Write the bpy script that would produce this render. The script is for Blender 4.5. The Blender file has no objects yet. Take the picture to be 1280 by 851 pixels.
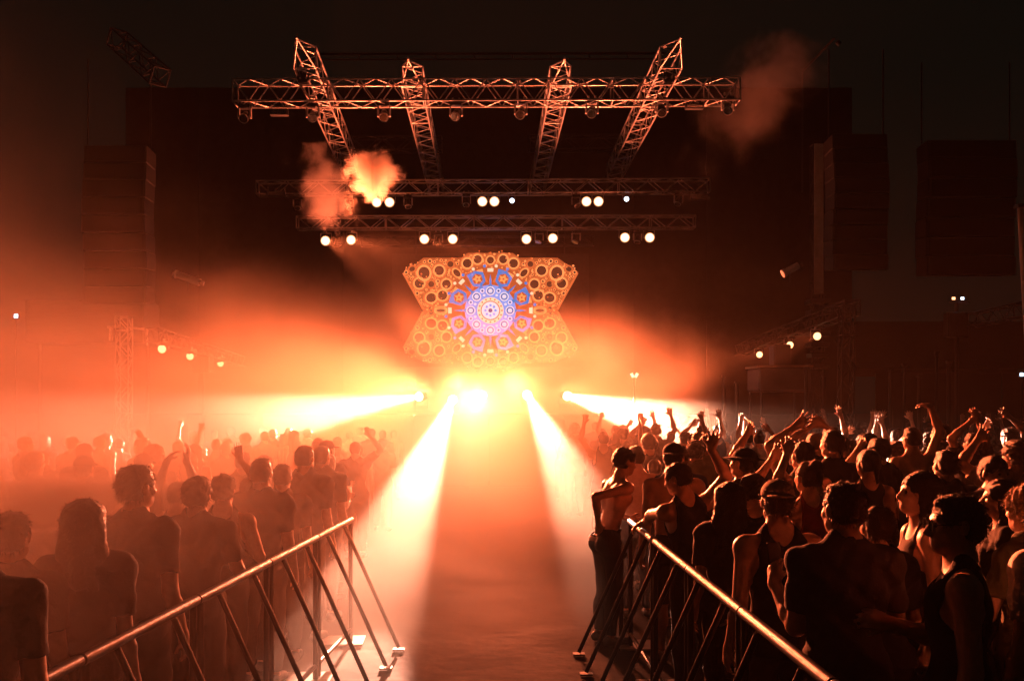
import bpy, bmesh, math, random
import numpy as np
from mathutils import Vector, Matrix, Quaternion

sc = bpy.context.scene
COL = sc.collection
random.seed(7)

# ------------------------------------------------------------------ camera (level, with lens shift)
F = 1244.0; VX = 611.0; VY = 510.0; H = 2.1          # focal length and vanishing point measured on the 1280 x 851 photograph
def P(x, y, d):                                       # a point seen at photograph pixel (x, y), d metres ahead
    return Vector(((x - VX) / F * d, d, H + (VY - y) / F * d))
cam = bpy.data.cameras.new('camera'); cam_ob = bpy.data.objects.new('camera', cam); COL.objects.link(cam_ob)
cam_ob.location = (0, 0, H); cam_ob.rotation_euler = (math.pi / 2, 0, 0)
cam.sensor_width = 36; cam.lens = 36 * F / 1280
cam.shift_x = (640 - VX) / 1280; cam.shift_y = (VY - 425.5) / 1280
cam.clip_start = .05; cam.clip_end = 600
sc.camera = cam_ob

# ------------------------------------------------------------------ night sky, exposure, sampling
world = bpy.data.worlds.new('World'); sc.world = world; world.use_nodes = True
bg = world.node_tree.nodes['Background']
bg.inputs[0].default_value = (.80, .80, .52, 1); bg.inputs[1].default_value = .0036
vs = sc.view_settings
vs.view_transform = 'Standard'; vs.look = 'None'; vs.exposure = 0; vs.gamma = 1; vs.use_curve_mapping = False
sc.cycles.use_denoising = True
sc.cycles.max_bounces = 5; sc.cycles.volume_bounces = 2; sc.cycles.diffuse_bounces = 2; sc.cycles.glossy_bounces = 2
sc.cycles.transparent_max_bounces = 8
sc.cycles.volume_step_rate = 2.0; sc.cycles.volume_max_steps = 256
sc.cycles.sample_clamp_indirect = 8
sc.cycles.use_light_tree = True
sc.cycles.use_adaptive_sampling = True; sc.cycles.adaptive_threshold = .06

# ------------------------------------------------------------------ stage lamps (lit lamps, plus added wash spots)
HOT = (1, .40, .25); WARM = (1, .30, .15); ORANGE = (1, .155, .05); DEEP = (1, .165, .065)
def lamp(name, a, b, power, half, col, blend=.5, r=.07, parent=None):
    l = bpy.data.lights.new(name, 'SPOT'); l.energy = power; l.spot_size = math.radians(2 * half); l.spot_blend = blend
    l.color = col; l.shadow_soft_size = r
    o = bpy.data.objects.new(name, l); COL.objects.link(o); o.location = a
    o.rotation_euler = (Vector(b) - Vector(a)).to_track_quat('-Z', 'Y').to_euler()
    return o
BEAMS = [  # pixel of the lamp, depth, aim point, watts, half angle, colour, blend
    (527, 495, 26.0, (-8.6, 13, 1.0), 190000, 6.0, HOT, .5),
    (566, 499, 26.0, (-1.06, 8, .35), 430000, 1.8, HOT, .4),
    (603, 494, 26.4, (-.9, 8, 1.5), 13000, 4.5, HOT, .9),
    (659, 493, 26.0, (1.06, 8, .72), 330000, 1.6, HOT, .4),
    (707, 494, 26.0, (6.2, 13, .75), 200000, 6.0, HOT, .5),
]
for (x, y, d, aim, w_, half, c, bl) in BEAMS: lamp('stage_lamp_beam', P(x, y, d) + Vector((0, -.12, 0)), aim, w_, half, c, bl)
# added spots without fixtures: tint fog and crowd, wash trusses, light the puff
lamp('added_wash_spot', P(540, 488, 30.5), (-4.8, 7, 1.6), 105000, 10.5, ORANGE, 1, .12)
lamp('added_wash_spot', P(598, 488, 26.05), (-.2, 9, 1.2), 17000, 9, (1, .25, .12), 1, .12)
for x_ in (-1.0, .8): lamp('added_wash_spot', (x_, 30.5, 3.0), (x_ * .2, 9, 1.4), 70000, 6.2, ORANGE, 1, .15)
lamp('added_wash_spot', P(690, 488, 30.5), (5.0, 7, 1.2), 24000, 9, ORANGE, 1, .12)
lamp('added_wash_spot', P(470, 480, 29.8), (-3.5, 23.5, 9.4), 11000, 42, DEEP, 1, .12)  # added pair of uplights washing the trusses
lamp('added_wash_spot', P(750, 480, 29.8), (3.5, 23.5, 9.4), 11000, 42, DEEP, 1, .12)
lamp('added_wash_spot', P(455, 488, 27.5), P(458, 228, 26.5), 60000, 8, ORANGE, .8, .1)  # added spot that brightens the smoke puffs on the left
# the amber lamps on the right side truss cross over the left crowd
for (x, y, d, aim) in ((949, 443, 28.2, (-5, 9, 1.6)), (987, 431, 25.4, (-3.5, 7, 1.6)), (1021, 420, 22.8, (-2.4, 5, 1.6))):
    lamp('side_lamp', P(x, y, d - .12), aim, 13000, 7, ORANGE, .8, .08)
# the lit round lamps of the lower rear truss shine out over the right crowd
for (x, y, aim, w_) in ((407, 301, (3.4, 4.0, 1.4), 220000), (439, 300, (5.2, 7, 1.4), 140000), (530.5, 299, (7.5, 9.5, 1.4), 110000)):
    lamp('truss_lamp', P(x, y, 29.7), aim, w_, 5.5, ORANGE, .8, .1)
# ------------------------------------------------------------------ people: smooth-union figures, meshed by surface nets
class Field:
    def __init__(s, lo, hi, h, zs=None):
        s.h = h
        s.x = np.arange(lo[0], hi[0] + h, h, dtype=np.float32)
        s.y = np.arange(lo[1], hi[1] + h, h, dtype=np.float32)
        s.z = np.arange(lo[2], hi[2] + h, h, dtype=np.float32) if zs is None else zs.astype(np.float32)
        s.v = np.full((len(s.x), len(s.y), len(s.z)), 1.0, np.float32)
    def sl(s, lo, hi):
        r = []
        for a, l, u in ((s.x, lo[0], hi[0]), (s.y, lo[1], hi[1]), (s.z, lo[2], hi[2])):
            i = int(np.searchsorted(a, l)); j = int(np.searchsorted(a, u))
            r.append(slice(max(i - 1, 0), min(j + 1, len(a))))
        return tuple(r)
    def put(s, S, d, k, op):
        v = s.v[S]
        if op == 'u':
            if k > 0:
                q = np.maximum(k - np.abs(v - d), 0) / k
                s.v[S] = np.minimum(v, d) - q * q * k * .25
            else: s.v[S] = np.minimum(v, d)
        elif op == 's':
            d = -d
            q = np.maximum(k - np.abs(v - d), 0) / max(k, 1e-6)
            s.v[S] = np.maximum(v, d) + q * q * k * .25
    def grids(s, S, c):
        return (s.x[S[0]][:, None, None] - c[0], s.y[S[1]][None, :, None] - c[1], s.z[S[2]][None, None, :] - c[2])
    def cap(s, a, b, ra, rb, k=.03, op='u', cut=None):
        a = np.asarray(a, float); b = np.asarray(b, float); R = max(ra, rb); m = R + max(k, 3 * s.h) + .012
        S = s.sl(np.minimum(a, b) - m, np.maximum(a, b) + m)
        X, Y, Z = s.grids(S, a)
        if X.size * Y.size * Z.size == 0: return
        ba = b - a; L = max(float(ba @ ba), 1e-9)
        t = np.clip((X * ba[0] + Y * ba[1] + Z * ba[2]) / L, 0, 1)
        d = np.sqrt((X - t * ba[0])**2 + (Y - t * ba[1])**2 + (Z - t * ba[2])**2) - (ra + (rb - ra) * t)
        if cut is not None:
            p, n = cut
            d = np.maximum(d, (X - (p[0] - a[0])) * n[0] + (Y - (p[1] - a[1])) * n[1] + (Z - (p[2] - a[2])) * n[2])
        s.put(S, d.astype(np.float32), k, op)
    def ell(s, c, r, R=None, k=.03, op='u'):
        c = np.asarray(c, float); r = np.asarray(r, float); m = r.max() + max(k, 3 * s.h) + .012
        S = s.sl(c - m, c + m); X, Y, Z = s.grids(S, c)
        if X.size * Y.size * Z.size == 0: return
        if R is None: R = np.eye(3)
        q = [(X * R[0, i] + Y * R[1, i] + Z * R[2, i]) / r[i] for i in range(3)]
        n = np.sqrt(q[0]**2 + q[1]**2 + q[2]**2) + 1e-6
        g = np.sqrt((q[0] / r[0])**2 + (q[1] / r[1])**2 + (q[2] / r[2])**2) + 1e-6
        s.put(S, (n * (n - 1) / g).astype(np.float32), k, op)
    def half(s, p, n, k=.01):                       # keep the side where (q-p).n < 0
        d = (s.x[:, None, None] - p[0]) * n[0] + (s.y[None, :, None] - p[1]) * n[1] + (s.z[None, None, :] - p[2]) * n[2]
        s.v = np.maximum(s.v, d.astype(np.float32))
    def wrinkle(s, amp, f, seed, kind='fold'):
        r = np.random.RandomState(seed); X = s.x[:, None, None]; Y = s.y[None, :, None]; Z = s.z[None, None, :]
        d = 0
        for i in range(5 if kind == 'fold' else 7):
            w = r.normal(size=3); w /= np.linalg.norm(w)
            if kind == 'fold': w[2] *= .8
            w *= f * (1 + .45 * i)
            ph = r.uniform(0, 6.28)
            d = d + np.sin(X * w[0] + Y * w[1] + Z * w[2] + ph + 1.3 * np.sin(X * w[2] * .6 + Z * w[0] * .7 - Y * w[1] * .5 + ph * 2)) / (1 + .5 * i)
        s.v = s.v + (amp * d * .5).astype(np.float32)
    def mesh(s, name, mat, smooth=True):
        V = s.v; nx, ny, nz = V.shape
        I = V < 0
        c = np.zeros((nx - 1, ny - 1, nz - 1), np.uint8)
        for i in (0, 1):
            for j in (0, 1):
                for k in (0, 1): c += I[i:nx - 1 + i, j:ny - 1 + j, k:nz - 1 + k]
        act = (c > 0) & (c < 8)
        idx = np.argwhere(act)
        me = bpy.data.meshes.new(name)
        if len(idx) == 0: return me
        ids = np.full(act.shape, -1, np.int32); ids[act] = np.arange(len(idx))
        acc = np.zeros((len(idx), 3)); cnt = np.zeros(len(idx))
        i0, j0, k0 = idx.T
        corners = [(i, j, k) for i in (0, 1) for j in (0, 1) for k in (0, 1)]
        for A in corners:
            for ax in range(3):
                if A[ax]: continue
                B = list(A); B[ax] = 1
                va = V[i0 + A[0], j0 + A[1], k0 + A[2]]; vb = V[i0 + B[0], j0 + B[1], k0 + B[2]]
                m = (va < 0) != (vb < 0)
                t = va[m] / (va[m] - vb[m])
                p = np.stack([i0[m] + A[0], j0[m] + A[1], k0[m] + A[2]], 1).astype(float); p[:, ax] += t
                acc[m] += p; cnt[m] += 1
        p = acc / cnt[:, None]
        co = np.empty_like(p)
        for ax, arr in enumerate((s.x, s.y, s.z)): co[:, ax] = np.interp(p[:, ax], np.arange(len(arr)), arr)
        Q = []
        for ax in range(3):
            u, w = (ax + 1) % 3, (ax + 2) % 3
            a = [slice(None)] * 3; b = [slice(None)] * 3
            a[ax] = slice(0, -1); b[ax] = slice(1, None)
            for q in (u, w): a[q] = slice(1, -1); b[q] = slice(1, -1)
            sa = I[tuple(a)]; sb = I[tuple(b)]
            e = np.argwhere(sa != sb)
            if len(e) == 0: continue
            flip = sb[tuple(e.T)]
            base = e.copy(); base[:, u] += 1; base[:, w] += 1
            def cid(du, dw):
                t = base.copy(); t[:, u] -= du; t[:, w] -= dw
                return ids[t[:, 0], t[:, 1], t[:, 2]]
            q = np.stack([cid(1, 1), cid(0, 1), cid(0, 0), cid(1, 0)], 1)
            q[flip] = q[flip][:, ::-1]
            Q.append(q)
        Q = np.concatenate(Q)
        Q = Q[(Q >= 0).all(1)]
        me.vertices.add(len(co)); me.vertices.foreach_set('co', co.astype(np.float32).ravel())
        me.loops.add(len(Q) * 4); me.loops.foreach_set('vertex_index', Q.astype(np.int32).ravel())
        me.polygons.add(len(Q)); me.polygons.foreach_set('loop_start', np.arange(0, len(Q) * 4, 4, dtype=np.int32))
        me.polygons.foreach_set('use_smooth', np.full(len(Q), smooth))
        me.update(calc_edges=True); me.validate()
        me.materials.append(mat)
        return me

def rx(a): c, s = math.cos(a), math.sin(a); return np.array([[1, 0, 0], [0, c, -s], [0, s, c]])
def ry(a): c, s = math.cos(a), math.sin(a); return np.array([[c, 0, s], [0, 1, 0], [-s, 0, c]])
def rz(a): c, s = math.cos(a), math.sin(a); return np.array([[c, -s, 0], [s, c, 0], [0, 0, 1]])
def unit(v): v = np.asarray(v, float); return v / (np.linalg.norm(v) + 1e-9)

def arm_ik(S, T, hint, la=.30, lb=.26):
    S = np.asarray(S, float); T = np.asarray(T, float); d = T - S; L = np.linalg.norm(d)
    if L > la + lb - .004: T = S + d / L * (la + lb - .004); d = T - S; L = la + lb - .004
    u = d / L; x = (la * la - lb * lb + L * L) / (2 * L); hgt = math.sqrt(max(la * la - x * x, 0))
    hh = np.asarray(hint, float); hh = hh - u * (hh @ u); hh = unit(hh)
    return S + u * x + hh * hgt, T

def make_figure(sex='m', lean=(0, 0, 0), head=(0, 0, 0), arms=None, hair='short', top='tee', hat=None, h=.012, seed=0,
                legs='stand', build=1.0, zcut=None, pants='long'):
    """returns dict part -> list of (name, mesh-field-producing result).  Person faces +Y, feet at the origin, 1.75 m tall."""
    A = arms or {}
    f = sex == 'f'; sw = (.158 if f else .185) ; lim = (.86 if f else 1.0) * build
    piv = np.array([0, 0, .95]); RL = rz(lean[2]) @ rx(-lean[0]) @ ry(lean[1])      # lean forward +, roll, twist
    def T(p): return RL @ (np.asarray(p, float) - piv) + piv
    prim = []
    def cap(tag, a, b, ra, rb, k=.04): prim.append(('c', tag, np.asarray(a, float), np.asarray(b, float), ra, rb, k))
    def ell(tag, c, r, R=None, k=.04, op='u'): prim.append(('e', tag, np.asarray(c, float), np.asarray(r, float), R, k, op))
    # torso
    b = build
    if f:
        ell('torso', T((0, .0, 1.26)), (.135 * b, .092 * b, .19), RL); ell('torso', T((0, 0, 1.08)), (.115 * b, .082 * b, .15), RL)
        ell('torso', (0, -.008, .92), (.168 * b, .115 * b, .13)); ell('torso', T((.06, .075, 1.27)), (.055, .05, .055), RL); ell('torso', T((-.06, .075, 1.27)), (.055, .05, .055), RL)
    else:
        ell('torso', T((0, .005, 1.27)), (.162 * b, .108 * b, .20), RL); ell('torso', T((0, 0, 1.07)), (.138 * b, .095 * b, .16), RL)
        ell('torso', (0, -.006, .93), (.16 * b, .112 * b, .12))
        for s_ in (-1, 1): ell('torso', T((s_ * .075, -.055, 1.31)), (.075, .05, .12), RL); ell('torso', T((s_ * .07, .07, 1.32)), (.075, .04, .06), RL)
    for s_ in (-1, 1):
        ell('torso', (s_ * .075, -.06, .90), (.085, .08, .09))
        cap('torso', T((0, -.012, 1.42)), T((s_ * (sw - .03), -.012, 1.41)), .055 * lim, .055 * lim)
        cap('trap', T((s_ * .105, -.02, 1.425)), T((s_ * .02, -.018, 1.52)), .038 * lim, .042 * lim)
    # head and neck
    hp = T((0, 0, 1.50)); RH = RL @ rz(head[0]) @ rx(head[1]) @ ry(head[2])          # yaw (+ left), pitch (+ up), roll
    HS = .96 if f else 1.0
    def HT(p): return hp + RH @ (np.asarray(p, float) * HS - np.array([0, 0, 1.50 * HS]))
    cap('neck', T((0, -.012, 1.42)), HT((0, .002, 1.57)), (.05 if f else .060) * build, (.047 if f else .056), .035)
    ell('head', HT((0, -.012, 1.664)), (.074, .094, .083), RH, .03)
    ell('head', HT((0, .03, 1.618)), (.060, .066, .082), RH, .03)
    ell('head', HT((0, .062, 1.565)), (.034, .030, .026), RH, .03)
    cap('head', HT((-.045, .03, 1.575)), HT((0, .07, 1.562)), .022, .02, .025); cap('head', HT((.045, .03, 1.575)), HT((0, .07, 1.562)), .022, .02, .025)
    cap('head', HT((-.035, .076, 1.668)), HT((.035, .076, 1.668)), .012, .012, .02)
    cap('head', HT((0, .092, 1.655)), HT((0, .116, 1.617)), .0085, .013, .014)
    for s_ in (-1, 1):
        ell('head', HT((s_ * .032, .100, 1.647)), (.017, .014, .012), RH, .012, 's')
        ell('head', HT((s_ * .038, .068, 1.618)), (.022, .02, .02), RH, .025)
        ell('head', HT((s_ * .012, .106, 1.608)), (.010, .010, .008), RH, .01)
        ell('head', HT((s_ * .078, -.005, 1.635)), (.010, .019, .031), RH @ rz(s_ * -.35), .01)
    cap('head', HT((-.018, .094, 1.590)), HT((.018, .094, 1.590)), .0065, .0065, .008)
    cap('head', HT((-.016, .092, 1.579)), HT((.016, .092, 1.579)), .0075, .0075, .008)
    # arms
    W = {}
    for s_, key in ((-1, 'L'), (1, 'R')):
        S = T((s_ * sw, -.012, 1.405))
        sp = A.get(key, 'down')
        curl, spread, nrm = .35, .3, None
        hint = np.array([s_ * .8, -.6, -.6])
        if isinstance(sp, dict):
            curl = sp.get('curl', .35); spread = sp.get('spread', .5); nrm = sp.get('n'); hint = np.asarray(sp.get('hint', hint), float); hd = sp.get('hand')
            tgt = np.asarray(sp['to'], float)
            if np.linalg.norm(tgt - S) > .45: S = S + unit(tgt - S) * .02 + np.array([0, 0, .025 * max(0, unit(tgt - S)[2])])
            E, Wr = arm_ik(S, tgt, hint)
        else:
            hd = None
            if sp == 'down': E, Wr = arm_ik(S, S + np.array([s_ * .07, .05, -.545]), (0, -1, 0)); curl = .5
            elif sp == 'bent': E, Wr = arm_ik(S, S + np.array([-s_ * .06, .27, -.20]), (s_ * .7, -.5, -1)); curl = .7
            elif sp == 'hip': E, Wr = arm_ik(S, np.array([s_ * .17, .02, 1.0]), (s_ * 1, -.5, 0)); curl = .6
            elif sp == 'up': E, Wr = arm_ik(S, S + np.array([s_ * .10, .10, .50]), (s_ * 1, .1, -.3)); curl = .15; spread = 1
            elif sp == 'upbent': E, Wr = arm_ik(S, S + np.array([s_ * .03, .16, .36]), (s_ * 1, .2, -.2)); curl = .3; spread = .8
        ell('uparm' + key, S, (.060 * lim, .060 * lim, .060 * lim), None, .04)
        cap('uparm' + key, S, E, .053 * lim, .041 * lim, .03)
        M = E + (Wr - E) * .3
        cap('fore' + key, E, M, .039 * lim, .042 * lim, .02); cap('fore' + key, M, Wr, .042 * lim, .026 * lim, .02)
        fd = unit(Wr - E) if hd is None else unit(hd)
        n = np.array([0, 1, 0.]) if nrm is None else np.asarray(nrm, float)
        if nrm is None and fd[2] < -.3: n = np.array([-s_, 0, 0.])
        n = unit(n - fd * (n @ fd)); sd = np.cross(fd, n)
        if key == 'R': sd = -sd if (sd @ np.array([-1, 0, 0]) < 0 and abs(fd[2]) > .3) else sd
        else: sd = -sd if (sd @ np.array([1, 0, 0]) < 0 and abs(fd[2]) > .3) else sd
        hs = .92 if f else 1.0
        fr = max(.0088, h * .78)
        RP = np.stack([sd, n, fd], 1)
        cap('hand' + key, Wr - fd * .01, Wr + fd * .03, .026 * lim, .026, .02)
        ell('hand' + key, Wr + fd * .05 * hs, (.042, max(.017, h * 1.2), .052), RP, .015)
        for i in range(4):
            off = .031 - .0205 * i
            B = Wr + fd * (.086 - .006 * abs(i - 1)) * hs + sd * off
            ln = (.066, .075, .070, .054)[i] * hs
            sp_ = sd * (.26 * (1.4 - i) * spread)
            d1 = unit(fd * math.cos(curl) + n * math.sin(curl) + sp_); d2 = unit(fd * math.cos(curl * 2.1) + n * math.sin(curl * 2.1) + sp_)
            Mi = B + d1 * ln * .55; cap('hand' + key, B - fd * .012, Mi, fr * 1.08, fr, .006); cap('hand' + key, Mi, Mi + d2 * ln * .5, fr, fr * .82, .004)
        B = Wr + fd * .025 + sd * .03; d1 = unit(sd * (.55 + .4 * spread) + fd * .75 + n * (.25 + .5 * curl)); Mi = B + d1 * .042
        cap('hand' + key, B, Mi, fr * 1.5, fr * 1.15, .012); cap('hand' + key, Mi, Mi + unit(d1 + fd * .5 + n * curl * .4) * .03, fr * 1.15, fr * .9, .004)
        W[key] = (S, E, Wr, fd)
    # legs
    dz = 0
    for s_ in (-1, 1):
        if legs == 'crouch':
            hip = np.array([s_ * .09, 0, .90]); kn = np.array([s_ * .16, .34, .68]); an = np.array([s_ * .12, -.02, .40])
        elif legs == 'step' and s_ == 1:
            hip = np.array([s_ * .09, 0, .90]); kn = np.array([s_ * .11, .13, .50]); an = np.array([s_ * .11, .02, .09])
        else:
            hip = np.array([s_ * .09, 0, .90]); kn = np.array([s_ * .105, .02, .49]); an = np.array([s_ * .115, -.02, .09])
        cap('thigh', hip, kn, .088 * lim, .058 * lim, .04); cap('shin', kn, kn * .6 + an * .4 + np.array([0, -.02, 0]), .054 * lim, .056 * lim, .03)
        cap('shin', kn * .6 + an * .4 + np.array([0, -.02, 0]), an, .056 * lim, .036 * lim, .03)
        cap('foot' + ('L' if s_ < 0 else 'R'), an + np.array([0, -.03, -.045]), an + np.array([s_ * .02, .14, -.055]), .04, .033, .02)
    lowest = -.0 if legs != 'crouch' else .31
    # bounds
    pts = []
    for p in prim:
        if p[0] == 'c': pts += [p[2] - max(p[4], p[5]), p[2] + max(p[4], p[5]), p[3] - max(p[4], p[5]), p[3] + max(p[4], p[5])]
        else: pts += [p[2] - p[3].max(), p[2] + p[3].max()]
    lo = np.min(pts, 0) - .05; hi = np.max(pts, 0) + .07
    def zs(lo_, hi_):
        out = [lo_]
        while out[-1] < hi_:
            z = out[-1]; out.append(z + (h * 2.6 if z < .85 else (h * 1.3 if z < 1.25 else h)))
        return np.array(out)
    if zcut is not None: lo[2] = zcut
    Z = zs(lo[2], hi[2])
    res = {}
    def run(F, keep, grow=0, kmul=1.0, cuts=None):
        for p in prim:
            if not keep(p[1]): continue
            if p[0] == 'c':
                F.cap(p[2], p[3], p[4] + grow, p[5] + grow, p[6] * kmul, 'u', (cuts or {}).get(p[1]))
            elif p[6] == 'u' or grow == 0: F.ell(p[2], p[3] + grow, p[4], p[5] * kmul, p[6])
    F = Field(lo, hi, h, Z); run(F, lambda t: True)
    res['body'] = F
    fit = seed % 3
    # garments
    if top:
        G = Field(lo, hi, max(h, .010), np.array([z for z in Z if z > .70]))
        gr = .014 + .006 * fit
        if top == 'tank':
            run(G, lambda t: t in ('torso', 'trap'), .009, 1.0)
            for s_ in (-1, 1):
                q = T((s_ * (sw + .005), -.012, 1.40)); G.cap(q + RL @ np.array([0, 0, -.07]), q + RL @ np.array([s_ * .02, 0, .12]), .088, .10, .012, 's')
            G.cap(T((0, .04, 1.47)), T((0, .10, 1.50)), .075, .11, .012, 's'); G.cap(T((0, -.02, 1.52)), T((0, -.11, 1.50)), .070, .075, .012, 's')
        else:
            cuts = {}
            for key in 'LR':
                S, E, Wr, fd = W[key]; u = unit(E - S)
                if top == 'tee': cuts['uparm' + key] = (S + u * .21, u)
            keep = (lambda t: t in ('torso', 'trap') or t.startswith('uparm')) if top == 'tee' else (lambda t: t in ('torso', 'trap') or t.startswith('uparm') or t.startswith('fore'))
            run(G, keep, gr, 1.1, cuts)
            G.cap(T((0, .02, 1.50)), T((0, .03, 1.62)), .062, .10, .01, 's'); G.cap(T((0, -.03, 1.545)), T((0, -.05, 1.60)), .055, .08, .01, 's')
        G.ell((0, -.012, .93), (.188 * b, .142 * b, .17), None, .05); G.ell((0, -.06, .90), (.15 * b, .09, .10), None, .05)
        G.wrinkle(.010 if top != 'tank' else .005, 34, seed + 3)
        G.half((0, 0, .84 if not f else .90), (0, 0, -1))
        res['shirt' if top != 'tank' else 'tank_top'] = G
    P_ = Field(lo, hi, max(h, .012), np.array([z for z in Z if z < 1.08]))
    run(P_, lambda t: t in ('thigh', 'shin'), .013, 1.0); run(P_, lambda t: t == 'torso', .007, 1.0)
    P_.wrinkle(.009, 28, seed + 9); P_.half((0, 0, 1.03), (0, 0, 1)); P_.half((0, 0, .10 if pants == 'long' else .46), (0, 0, -1))
    res['trousers' if pants == 'long' else 'shorts'] = P_
    for key in 'LR':
        SH = Field(lo, (hi[0], hi[1], .3 + lowest), max(h, .012)); run(SH, lambda t: t == 'foot' + key, .008); SH.half((0, 0, lowest + .005), (0, 0, -1)); res['shoe' + key] = SH
    # hair
    hl = HT((-.26, -.30, 1.30)); hh = HT((.26, .30, 1.95))
    cl = np.minimum(np.minimum(hl, hh), HT((0, 0, 1.66)) - .30); ch = np.maximum(np.maximum(hl, hh), HT((0, 0, 1.66)) + .20)
    if hair and hair != 'bald':
        G = Field(cl, ch, min(h, .009))
        g = {'short': .011, 'crop': .0085, 'flat': .012, 'curly': .030, 'long': .014, 'bun': .010, 'messy': .020, 'pony': .010}[hair]
        G.ell(HT((0, -.014, 1.668)), (.074 + g, .094 + g, .082 + g), RH, .02)
        G.ell(HT((0, -.050, 1.62)), (.064 + g * .6, .05 + g * .5, .06), RH, .03)
        if hair == 'flat': G.ell(HT((0, .01, 1.715)), (.066, .080, .040), RH, .02)
        if hair in ('short', 'messy'): G.ell(HT((0.01, .03, 1.722)), (.056, .052, .028), RH, .02)
        if hair == 'crop': G.ell(HT((0, .01, 1.735)), (.055, .070, .022), RH, .02)
        # cut the face and the nape free
        G.ell(HT((0, .112, 1.60)), (.078, .075, .088), RH, .012, 's')
        for s_ in (-1, 1): G.ell(HT((s_ * .085, .028, 1.60)), (.03, .05, .055), RH, .012, 's'); G.ell(HT((s_ * .09, -.008, 1.63)), (.022, .026, .034), RH, .01, 's')
        if hair in ('short', 'crop', 'flat', 'messy', 'curly', 'bun', 'pony'): G.ell(HT((0, -.075, 1.525)), (.12, .075, .055), RH, .015, 's')
        if hair == 'long':
            for s_ in (-1, 1):
                G.cap(HT((s_ * .055, -.045, 1.68)), HT((s_ * .075, -.055, 1.50)), .045, .042, .04); G.cap(HT((s_ * .075, -.055, 1.50)), HT((s_ * .07, -.085, 1.33)), .042, .022, .04)
                G.cap(HT((s_ * .07, .0, 1.70)), HT((s_ * .086, .01, 1.50)), .022, .020, .03)
            G.cap(HT((0, -.075, 1.65)), HT((0, -.095, 1.36)), .06, .045, .04)
        if hair == 'bun': G.ell(HT((0, -.10, 1.735)), (.045, .045, .042), RH, .015)
        if hair == 'pony': G.ell(HT((0, -.115, 1.70)), (.03, .03, .03), RH, .015); G.cap(HT((0, -.125, 1.70)), HT((0, -.14, 1.50)), .026, .014, .02)
        G.wrinkle({'curly': .011, 'messy': .009}.get(hair, .0035), {'curly': 95, 'messy': 70}.get(hair, 90), seed + 21, 'hair')
        res['hair'] = G
    if hat:
        G = Field(cl, ch, min(h, .008))
        sgn = -1 if hat in ('capback',) else 1
        G.ell(HT((0, -.012, 1.682)), (.088, .106, .082), RH, .01)
        if hat in ('cap', 'capback'):
            p = HT((0, -.012, 1.672)); G.half(p, RH @ np.array([0, 0, -1]) )
            G.ell(HT((0, sgn * .125 - .01, 1.676)), (.072, .075, .008), RH, .006); G.ell(HT((0, -.012, 1.765)), (.008, .008, .006), RH, .003)
        else:
            G.half(HT((0, 0, 1.665)), RH @ np.array([0, 0, -1])); G.ell(HT((0, -.012, 1.675)), (.155, .165, .010), RH, .025)
        res['cap' if hat != 'hat' else 'brimmed_hat'] = G
    return res, dict(W=W, HT=HT, RH=RH, hp=hp, T=T)
# ------------------------------------------------------------------ helpers
def mat(name, col, rough=.6, metal=0.0, var=.25, scale=8.0, bump=0.0, spec=.4):
    m = bpy.data.materials.new(name); m.use_nodes = True; nt = m.node_tree; b = nt.nodes['Principled BSDF']
    N, L = nt.nodes.new, nt.links.new
    tc = N('ShaderNodeTexCoord'); nz = N('ShaderNodeTexNoise'); nz.inputs['Scale'].default_value = scale; nz.inputs['Detail'].default_value = 5
    L(tc.outputs['Object'], nz.inputs['Vector'])
    mx = N('ShaderNodeMix'); mx.data_type = 'RGBA'
    mx.inputs[6].default_value = (*[c * (1 - var) for c in col], 1); mx.inputs[7].default_value = (*[min(1, c * (1 + var)) for c in col], 1)
    mr = N('ShaderNodeMapRange'); mr.inputs[1].default_value = .3; mr.inputs[2].default_value = .7
    L(nz.outputs[0], mr.inputs[0]); L(mr.outputs[0], mx.inputs[0]); L(mx.outputs[2], b.inputs['Base Color'])
    r2 = N('ShaderNodeMapRange'); r2.inputs[3].default_value = max(.05, rough - .12); r2.inputs[4].default_value = min(1, rough + .12)
    L(nz.outputs[0], r2.inputs[0]); L(r2.outputs[0], b.inputs['Roughness'])
    b.inputs['Metallic'].default_value = metal; b.inputs['Specular IOR Level'].default_value = spec
    if bump:
        bp = N('ShaderNodeBump'); bp.inputs['Strength'].default_value = bump; bp.inputs['Distance'].default_value = .01
        n2 = N('ShaderNodeTexNoise'); n2.inputs['Scale'].default_value = scale * 6; n2.inputs['Detail'].default_value = 4
        L(tc.outputs['Object'], n2.inputs['Vector']); L(n2.outputs[0], bp.inputs['Height']); L(bp.outputs[0], b.inputs['Normal'])
    return m
def emit(name, col, strength):
    m = bpy.data.materials.new(name); m.use_nodes = True; nt = m.node_tree; nt.nodes.clear()
    o = nt.nodes.new('ShaderNodeOutputMaterial'); e = nt.nodes.new('ShaderNodeEmission'); e.inputs[0].default_value = (*col, 1); e.inputs[1].default_value = strength
    nt.links.new(e.outputs[0], o.inputs[0]); return m
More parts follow.
